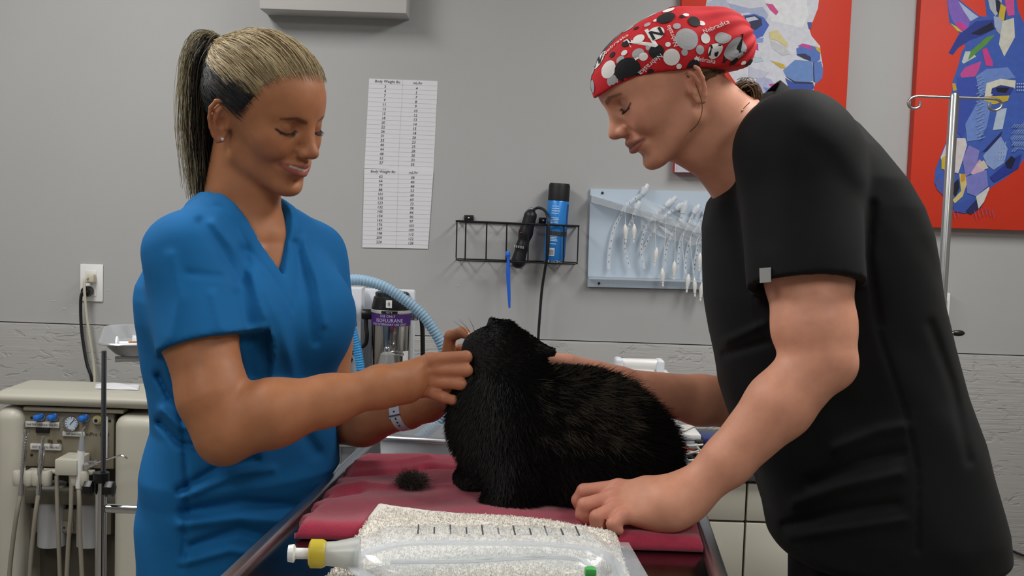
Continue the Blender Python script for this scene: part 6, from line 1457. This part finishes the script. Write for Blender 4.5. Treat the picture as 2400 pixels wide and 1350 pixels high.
for i in range(nx+1):
    for j in range(ny+1):
        a, b = i/nx, j/ny; q = gA*(1-a)*(1-b)+gB*a*(1-b)+gC*a*b+gD*(1-a)*b; q[2] = ztop+.0015+.006*min(1, 5*min(a, 1-a, b, 1-b)+.2)*(1+.35*math.sin(a*9+b*5)); v.append(q)
for i in range(nx):
    for j in range(ny): k = i*(ny+1)+j; f.append((k, k+ny+1, k+ny+2, k+1))
go = MB().add(v, f).build('gauze', mat('gauze_white', '#dcdce0', .95), gz); so = go.modifiers.new('thickness', 'SOLIDIFY'); so.thickness = .0015; so.offset = 1
# ---------------------------------------------------------------- instrument stand with tray
SYf, SYb = 2.06, 2.42
ms = thing('instrument_stand', 'chrome instrument stand with a steel tray behind the person in blue', 'instrument stand', P(237, 1100, 2.2)*np.array([1, 1, 0]))
trz = P(300, 814, SYf)[2]; tx0 = P(230, 815, SYf)[0]; tx1 = tx0+.46; tyc = (SYf+SYb)/2; hx_, hy_ = (tx1-tx0)/2, (SYb-SYf)/2; txc = (tx0+tx1)/2
tca, tsa = math.cos(math.radians(19)), math.sin(math.radians(19))
def rt(x, y): return tx0+(x-tx0)*tca-(y-SYf)*tsa, SYf+(x-tx0)*tsa+(y-SYf)*tca
def rt3(x, y, z): a_, b_ = rt(x, y); return np.array([a_, b_, z])
def rrect(hx, hy, r, z, n=6):
    o = []
    for (sx, sy, a0) in ((1, 1, 0), (-1, 1, 90), (-1, -1, 180), (1, -1, 270)):
        for k in range(n+1): a = math.radians(a0+90*k/n); o.append(tuple(rt3(txc+sx*(hx-r)+r*math.cos(a), tyc+sy*(hy-r)+r*math.sin(a), z)))
    return o
rings = [rrect(hx_, hy_, .045, trz+.004), rrect(hx_+.004, hy_+.004, .048, trz+.001), rrect(hx_-.008, hy_-.008, .042, trz+.002), rrect(hx_-.030, hy_-.030, .035, trz-.022), rrect(hx_-.036, hy_-.036, .03, trz-.025)]
v = sum(rings[1:2]+rings[0:1]+rings[2:], []); n = len(rings[0]); f = []
for i in range(4):
    for k in range(n): f.append((i*n+k, i*n+(k+1) % n, (i+1)*n+(k+1) % n, (i+1)*n+k))
f.append(tuple(range(4*n, 5*n)))
to = MB().add(v, f).build('tray', mat('tray_steel', '#cfd3d6', .26, .75), ms); so = to.modifiers.new('thickness', 'SOLIDIFY'); so.thickness = .0016; so.offset = -1
for (y_) in (tyc-hy_+.04, tyc+hy_-.04): MB().tube([rt3(tx0+.03, y_, trz-.031), rt3(tx1-.03, y_, trz-.031)], .006, 10).build('tray_support', m_chrome, ms)
py_ = SYf+.14; px_ = P(243, 960, py_)[0]
MB().tube([np.array([px_, py_, trz-.028]), np.array([px_, py_, P(232, 1130, py_)[2]])], .0052, 12).build('inner_rod', mat('dark_chrome', '#7d8086', .2, 1.0), ms)
zcol = P(232, 1118, py_)[2]
MB().tube([np.array([px_-.004, py_, zcol]), np.array([px_-.004, py_, .05])], .0115, 16).build('outer_tube', m_chrome, ms)
MB().lathe([(.016, -.010), (.016, .010)], (px_-.004, py_, zcol), (0, 0, 1), 18).build('collar', m_bk, ms)
for sx, s in ((-.022, 1), (.022, -1)):
    mb = MB(); cc_ = np.array([px_-.004+sx, py_-.01, zcol-.022]); mb.lathe([(.008, -.01), (.016, -.008), (.018, 0), (.016, .008), (.008, .01)], cc_, (1, 0, 0), 7); mb.build('lock_knob', m_bk, ms)
zb3 = P(300, 1193, py_)[2]; MB().tube([np.array([px_+.008, py_, zb3]), np.array([px_+.42, py_, zb3])], .0095, 14).build('cross_bar', m_chrome, ms)
MB().tube([np.array([px_+.42, py_, zb3]), np.array([px_+.42, py_, .05])], .0095, 14).build('outer_tube', m_chrome, ms)
MB().box2((px_-.03, py_-.14, .02), (px_+.01, py_+.16, .05), .008).build('foot', m_chrome, ms); MB().box2((px_+.40, py_-.14, .02), (px_+.44, py_+.16, .05), .008).build('foot', m_chrome, ms)
for xx in (px_-.01, px_+.42):
    for yy in (py_-.12, py_+.14): MB().lathe([(.01, -.008), (.011, 0), (.01, .008)], (xx, yy, .011), (1, 0, 0), 14).build('caster', m_bk, ms)
zi = trz-.0215
def syringe(label, a, b, r, capc):
    t = thing('syringe', label, 'syringe', rt3(*a), 'syringes in the tray'); a = rt3(*a); b = rt3(*b); d = b-a; L = np.linalg.norm(d); d /= L
    MB().lathe([(r, .35*L), (r, .88*L), (r*.5, .90*L), (r*.35, L)], a, d, 14).build('barrel', mat('syringe_clear', '#e6eaf0', .15, alpha=.7), t)
    MB().lathe([(r*1.9, .33*L), (r*1.9, .35*L)], a, d, 14).build('flange', mat('syringe_white', '#eceef2', .3), t); MB().lathe([(r*1.5, 0), (r*1.5, .02*L), (r*.5, .03*L), (r*.5, .5*L)], a, d, 12).build('plunger', mat('syringe_white', '#eceef2', .3), t)
    MB().lathe([(r*.9, .5*L), (r*.9, .54*L)], a, d, 12).build('rubber_stop', mat('rubber_black', '#1b1d28', .6), t); MB().lathe([(r*.7, .97*L), (r*.6, 1.15*L)], a, d, 10).build('needle_cap', mat(capc[0], capc[1], .4), t)
syringe('large clear syringe lying deepest in the tray', (tx0+.030, SYf+.125, zi+.011), (tx0+.19, SYf+.105, zi+.011), .010, ('cap_navy', '#20254a'))
syringe('thin clear syringe lying along the front of the tray', (tx0+.045, SYf+.060, zi+.008), (tx0+.21, SYf+.055, zi+.008), .0065, ('cap_white', '#e9e9ee'))
syringe('second thin syringe lying between the other syringes', (tx0+.075, SYf+.090, zi+.008), (tx0+.24, SYf+.078, zi+.008), .0065, ('cap_white', '#e9e9ee'))
wd_ = thing('wooden_stick', 'thin orange brown wooden stick resting on the tray rim', 'stick', rt3(tx0+.16, SYf+.02, trz)); MB().box(rt3(tx0+.13, SYf+.012, trz+.006), (.15, .012, .003), R_ypr(13, 0, 0), .001).build('stick', mat('wood_orange', '#b5793f', .6), wd_)
pkg = thing('sterile_packet', 'crumpled clear sterile packet at the back of the tray', 'packet', rt3(tx0+.13, SYb-.15, zi))
v = []; f = []
for i in range(9):
    for j in range(6): v.append(rt3(tx0+.06+.018*i, SYb-.20+.02*j, zi+.004+.010*abs(math.sin(i*1.7+j*2.3))+.012*math.sin(math.pi*j/5)*math.sin(math.pi*i/8)))
for i in range(8):
    for j in range(5): k = i*6+j; f.append((k, k+6, k+7, k+1))
MB().add(v, f).build('film', mat('clear_film2', '#e6e8ec', .15, alpha=.5), pkg, False)
# ---------------------------------------------------------------- drip stand
IY = 2.72
iv = thing('drip_stand', 'steel drip stand with two curled hooks in front of the donkey canvas', 'drip stand', (P(2232, 300, IY)[0], IY, 0))
ix = P(2232, 300, IY)[0]; izt = P(2236, 219, IY)[2]; zj = P(2215, 782, IY)[2]
m_al = mat('satin_steel', '#b3b5b6', .3, 1.0)
MB().lathe([(.0120, .04), (.0120, izt-.006), (.010, izt)], (ix, IY, 0), (0, 0, 1), 20).build('pole', m_al, iv)
MB().lathe([(.0145, 0), (.0145, .02)], (ix, IY, zj-.02), (0, 0, 1), 18).build('clamp_collar', m_al, iv)
MB().tube([np.array([ix+.012, IY-.01, zj]), np.array([ix+.028, IY-.014, zj+.003])], .006, 10).build('clamp_screw', m_al, iv)
MB().sphere((ix+.040, IY-.015, zj+.004), (.018, .007, .008), 14, 8).build('clamp_lever', m_bk, iv)
hz = izt-.010
MB().tube(catmull([np.array([ix, IY, hz]), np.array([ix-.06, IY, hz]), np.array([ix-.098, IY, hz-.001]), np.array([ix-.114, IY, hz-.012]), np.array([ix-.112, IY, hz-.026]), np.array([ix-.098, IY, hz-.031]), np.array([ix-.086, IY, hz-.025]), np.array([ix-.085, IY, hz-.013])], 8), .0034, 10).build('hook', m_al, iv)
MB().tube(catmull([np.array([ix, IY, hz]), np.array([ix+.06, IY, hz]), np.array([ix+.104, IY, hz-.001]), np.array([ix+.120, IY, hz-.010]), np.array([ix+.118, IY, hz-.022]), np.array([ix+.104, IY, hz-.029]), np.array([ix+.090, IY, hz-.024]), np.array([ix+.089, IY, hz-.012])], 8), .0034, 10).build('hook', m_al, iv)
for a in range(5):
    th = a*2*math.pi/5+.9; e = np.array([ix+.27*math.cos(th), IY+.27*math.sin(th), .05]); MB().tube([np.array([ix, IY, .09]), e], [.013, .010], 10).build('base_leg', m_al, iv); MB().lathe([(.022, -.01), (.024, 0), (.022, .01)], e-[0, 0, .025], (math.sin(th), -math.cos(th), 0), 14).build('caster', m_bk, iv)
# ---------------------------------------------------------------- cabinets with clutter, behind the person in black
KY = 2.36
m_cab = mat('cabinet_cream', '#c9c6b8', .35)
kzt = P(1650, 1096, KY)[2]
xs = [P(px, 1222, KY)[0] for px in (1560, 1748, 1940)]
for i in range(2):
    cbt = thing('drawer_cabinet', ['cream drawer cabinet under the tangle of white leads', 'cream drawer cabinet standing right behind the black trousers'][i], 'cabinet', ((xs[i]+xs[i+1])/2, KY+.2, 0), 'cream drawer cabinets')
    MB().box2((xs[i]+.002, KY+.018, .06), (xs[i+1]-.002, KY+.44, kzt-.026), .003).build('carcass', mat('cabinet_side', '#9c998e', .5), cbt); MB().box2((xs[i]+.01, KY+.04, 0), (xs[i+1]-.01, KY+.42, .06), .002).build('plinth', m_bk, cbt)
    zs_ = [kzt-.030, P(1700, 1222, KY)[2], P(1700, 1222, KY)[2]-.20, .07]
    for k in range(3):
        MB().box2((xs[i]+.002, KY, zs_[k+1]+.0025), (xs[i+1]-.003, KY+.018, zs_[k]-.0025), .002).build('drawer_front', m_cab, cbt)
ct = thing('cart_top', 'dark worktop lying over the cream drawer cabinets', 'worktop', ((xs[0]+xs[2])/2, KY+.2, kzt-.02)); MB().box2((xs[0]-.16, KY-.015, kzt-.025), (xs[2]+.01, KY+.45, kzt), .004).build('slab', mat('worktop_dark', '#4a4c50', .4), ct)
mo = thing('patient_monitor', 'white monitor with a top carrying handle standing behind the cat', 'monitor', (P(1500, 1000, KY+.1)[0], KY+.12, kzt))
mx0, mx1 = P(1428, 950, KY+.06)[0], P(1593, 950, KY+.06)[0]; mzt = P(1500, 890, KY+.06)[2]
MB().box2((mx0, KY+.06, kzt+.001), (mx1, KY+.26, mzt), .014, 3).build('monitor_case', m_wp, mo)
pb('screen', 1440, 905, 1555, 1000, KY+.0585, .004, mat('screen_dark', '#1a1d22', .2), mo, .001)
hz2 = P(1497, 855, KY+.12)[2]; hx0, hx1 = P(1450, 860, KY+.12)[0], P(1547, 860, KY+.12)[0]
MB().box2((hx0, KY+.11, hz2-.010), (hx1, KY+.15, hz2+.012), .008, 3).build('handle_grip', m_wp, mo)
for xx in (hx0, hx1): MB().box2((xx-.009, KY+.105, mzt-.01), (xx+.009, KY+.155, hz2+.014), .006, 3).build('handle_post', mat('handle_post', '#d3d8de', .4), mo)
MB().sphere(P(1584, 1003, KY+.056), (.010, .006, .010), 16, 8).build('round_knob', mat('knob_grey', '#aab2ba', .4), mo)
MB().sphere(P(1582, 1024, KY+.056), (.0055, .004, .0055), 14, 8).build('orange_button', mat('button_orange', '#cf6a2a', .4), mo)
MB().sphere(P(1571, 1040, KY+.056), (.004, .004, .004), 10, 6).build('green_lamp', mat('green_led', '#5fe03a', .4, emit=1.5), mo)
wb = thing('white_module_box', 'small white box with a ridged lid on the worktop', 'box', P(1618, 1080, KY+.12)); z1 = P(1618, 1018, KY+.12)[2]
bx0, bx1 = P(1594, 1030, KY+.12)[0], P(1641, 1030, KY+.12)[0]; MB().box2((bx0, KY+.12, kzt+.001), (bx1, KY+.24, z1-.014), .003).build('case', mat('module_white', '#c2c5ca', .4), wb); MB().box2((bx0-.002, KY+.118, z1-.014), (bx1+.002, KY+.242, z1), .003).build('lid', m_wp, wb)
bb_ = thing('dark_charger', 'dark blue and black charger block on the worktop beside the white box', 'charger', P(1660, 1080, KY+.11)); c0, c1_ = P(1632, 1035, KY+.10)[0], P(1690, 1035, KY+.10)[0]; z2 = P(1650, 1026, KY+.10)[2]
MB().box2((c0, KY+.10, kzt+.001), (c1_, KY+.18, z2-.008), .004).build('case', mat('charger_black', '#1c1f24', .4), bb_); MB().box2((c0+.018, KY+.098, z2-.016), (c1_, KY+.182, z2), .005).build('blue_cover', mat('charger_blue', '#26366e', .35), bb_)
m_ld = mat('lead_white', '#cfcdc2', .45)
leads = [[(1572, 1018), (1590, 1014), (1608, 1008), (1625, 1000), (1650, 990)], [(1578, 1052), (1600, 1056), (1625, 1060), (1650, 1062)], [(1592, 1040), (1605, 1042), (1602, 1050), (1596, 1056)], [(1590, 1070), (1605, 1066), (1618, 1062), (1640, 1056)], [(1630, 1044), (1640, 1054), (1648, 1060)], [(1588, 1084), (1610, 1080), (1640, 1076)], [(1594, 1038), (1612, 1044), (1630, 1044), (1648, 1042)]]
for i, l in enumerate(leads):
    o = MB().tube(catmull([P(x, y, KY+.04-.006*i) for x, y in l], 8), .0030 if i == 0 else .0022, 8).build('monitor_lead', m_ld); tag(o, ['thick white lead arching from the monitor over the worktop', 'white lead stretched across the worktop clutter', 'short curled white lead beside the white box', 'white lead looping over the dark connectors', 'white lead crossing under the charger block', 'lowest white lead lying along the worktop edge', 'thin white lead passing under the charger block'][i], 'lead', 'white leads on the worktop')
tr_ = thing('cable_tray', 'shallow grey tray of black connectors holding up the white leads', 'tray', P(1615, 1080, KY+.02)); q0, q1 = P(1585, 1080, KY)[0], P(1690, 1080, KY)[0]
MB().box2((q0, KY-.005, kzt+.001), (q1, KY+.075, kzt+.006), .002).build('tray_floor', mat('tray_grey', '#6f7072', .5), tr_)
for (a, b, c, d, cl_) in [(1594, 1056, 1612, 1070, 'k'), (1604, 1050, 1630, 1056, 'r'), (1612, 1044, 1640, 1054, 'g'), (1598, 1072, 1630, 1084, 'k'), (1636, 1060, 1660, 1078, 'g')]:
    pb({'k': 'black_connector', 'r': 'red_connector', 'g': 'grey_connector'}[cl_], a, b, c, d, KY+.042, .03, {'k': m_bk, 'r': mat('connector_red', '#b8372f', .45), 'g': mat('connector_grey', '#77787a', .5)}[cl_], tr_, .003)
# ---------------------------------------------------------------- worn things
wt = thing('wristwatch', 'white strapped wristwatch worn by the person in blue', 'watch', A_wr2)
d_ = (A_wr2-P(850, 985, 1.755)); d_ /= np.linalg.norm(d_); s_, u_, _ = frame_from(d_)
wc_ = A_wr2*.92+P(850, 985, 1.755)*.08; V = []; F = []; n = 36; wd2 = .0100; rw = .0292
for k in range(n):
    th = 2*math.pi*k/n; e = math.cos(th)*s_+math.sin(th)*u_
    for (dr, dd) in ((0, -wd2), (.0022, -wd2*.95), (.0022, wd2*.95), (0, wd2)): V.append(wc_+e*(rw+dr)+d_*dd)
for k in range(n):
    l = (k+1) % n
    for j in range(3): F.append((k*4+j, l*4+j, l*4+j+1, k*4+j+1))
    F.append((k*4+3, l*4+3, l*4, k*4))
MB().add(V, F).build('strap', mat('strap_white', '#c9d2dd', .5), wt)
fd_ = np.array([0, -1., 0]); fd_ = fd_-d_*(fd_@d_); fd_ /= np.linalg.norm(fd_); sd_ = np.cross(d_, fd_)
def onw(a): return wc_+(math.cos(a)*fd_+math.sin(a)*sd_)*(rw+.0026)
for a in (-.55, -.28, .10, .32, .54): MB().sphere(onw(a), .0016, 8, 5).build('strap_hole', m_bk, wt)
MB().tube([onw(-.08)-d_*.0115, onw(-.08)+d_*.0115], .0016, 8).build('buckle', m_chrome, wt); MB().tube([onw(-.14)-d_*.0112, onw(.06)-d_*.0112], .0016, 8).build('buckle', m_chrome, wt)
bk_ = wc_-fd_*(rw+.004); MB().box(bk_, (.030, .030, .009), np.stack([d_, sd_, fd_], 1), .004, 3).build('watch_case', m_bk, wt)
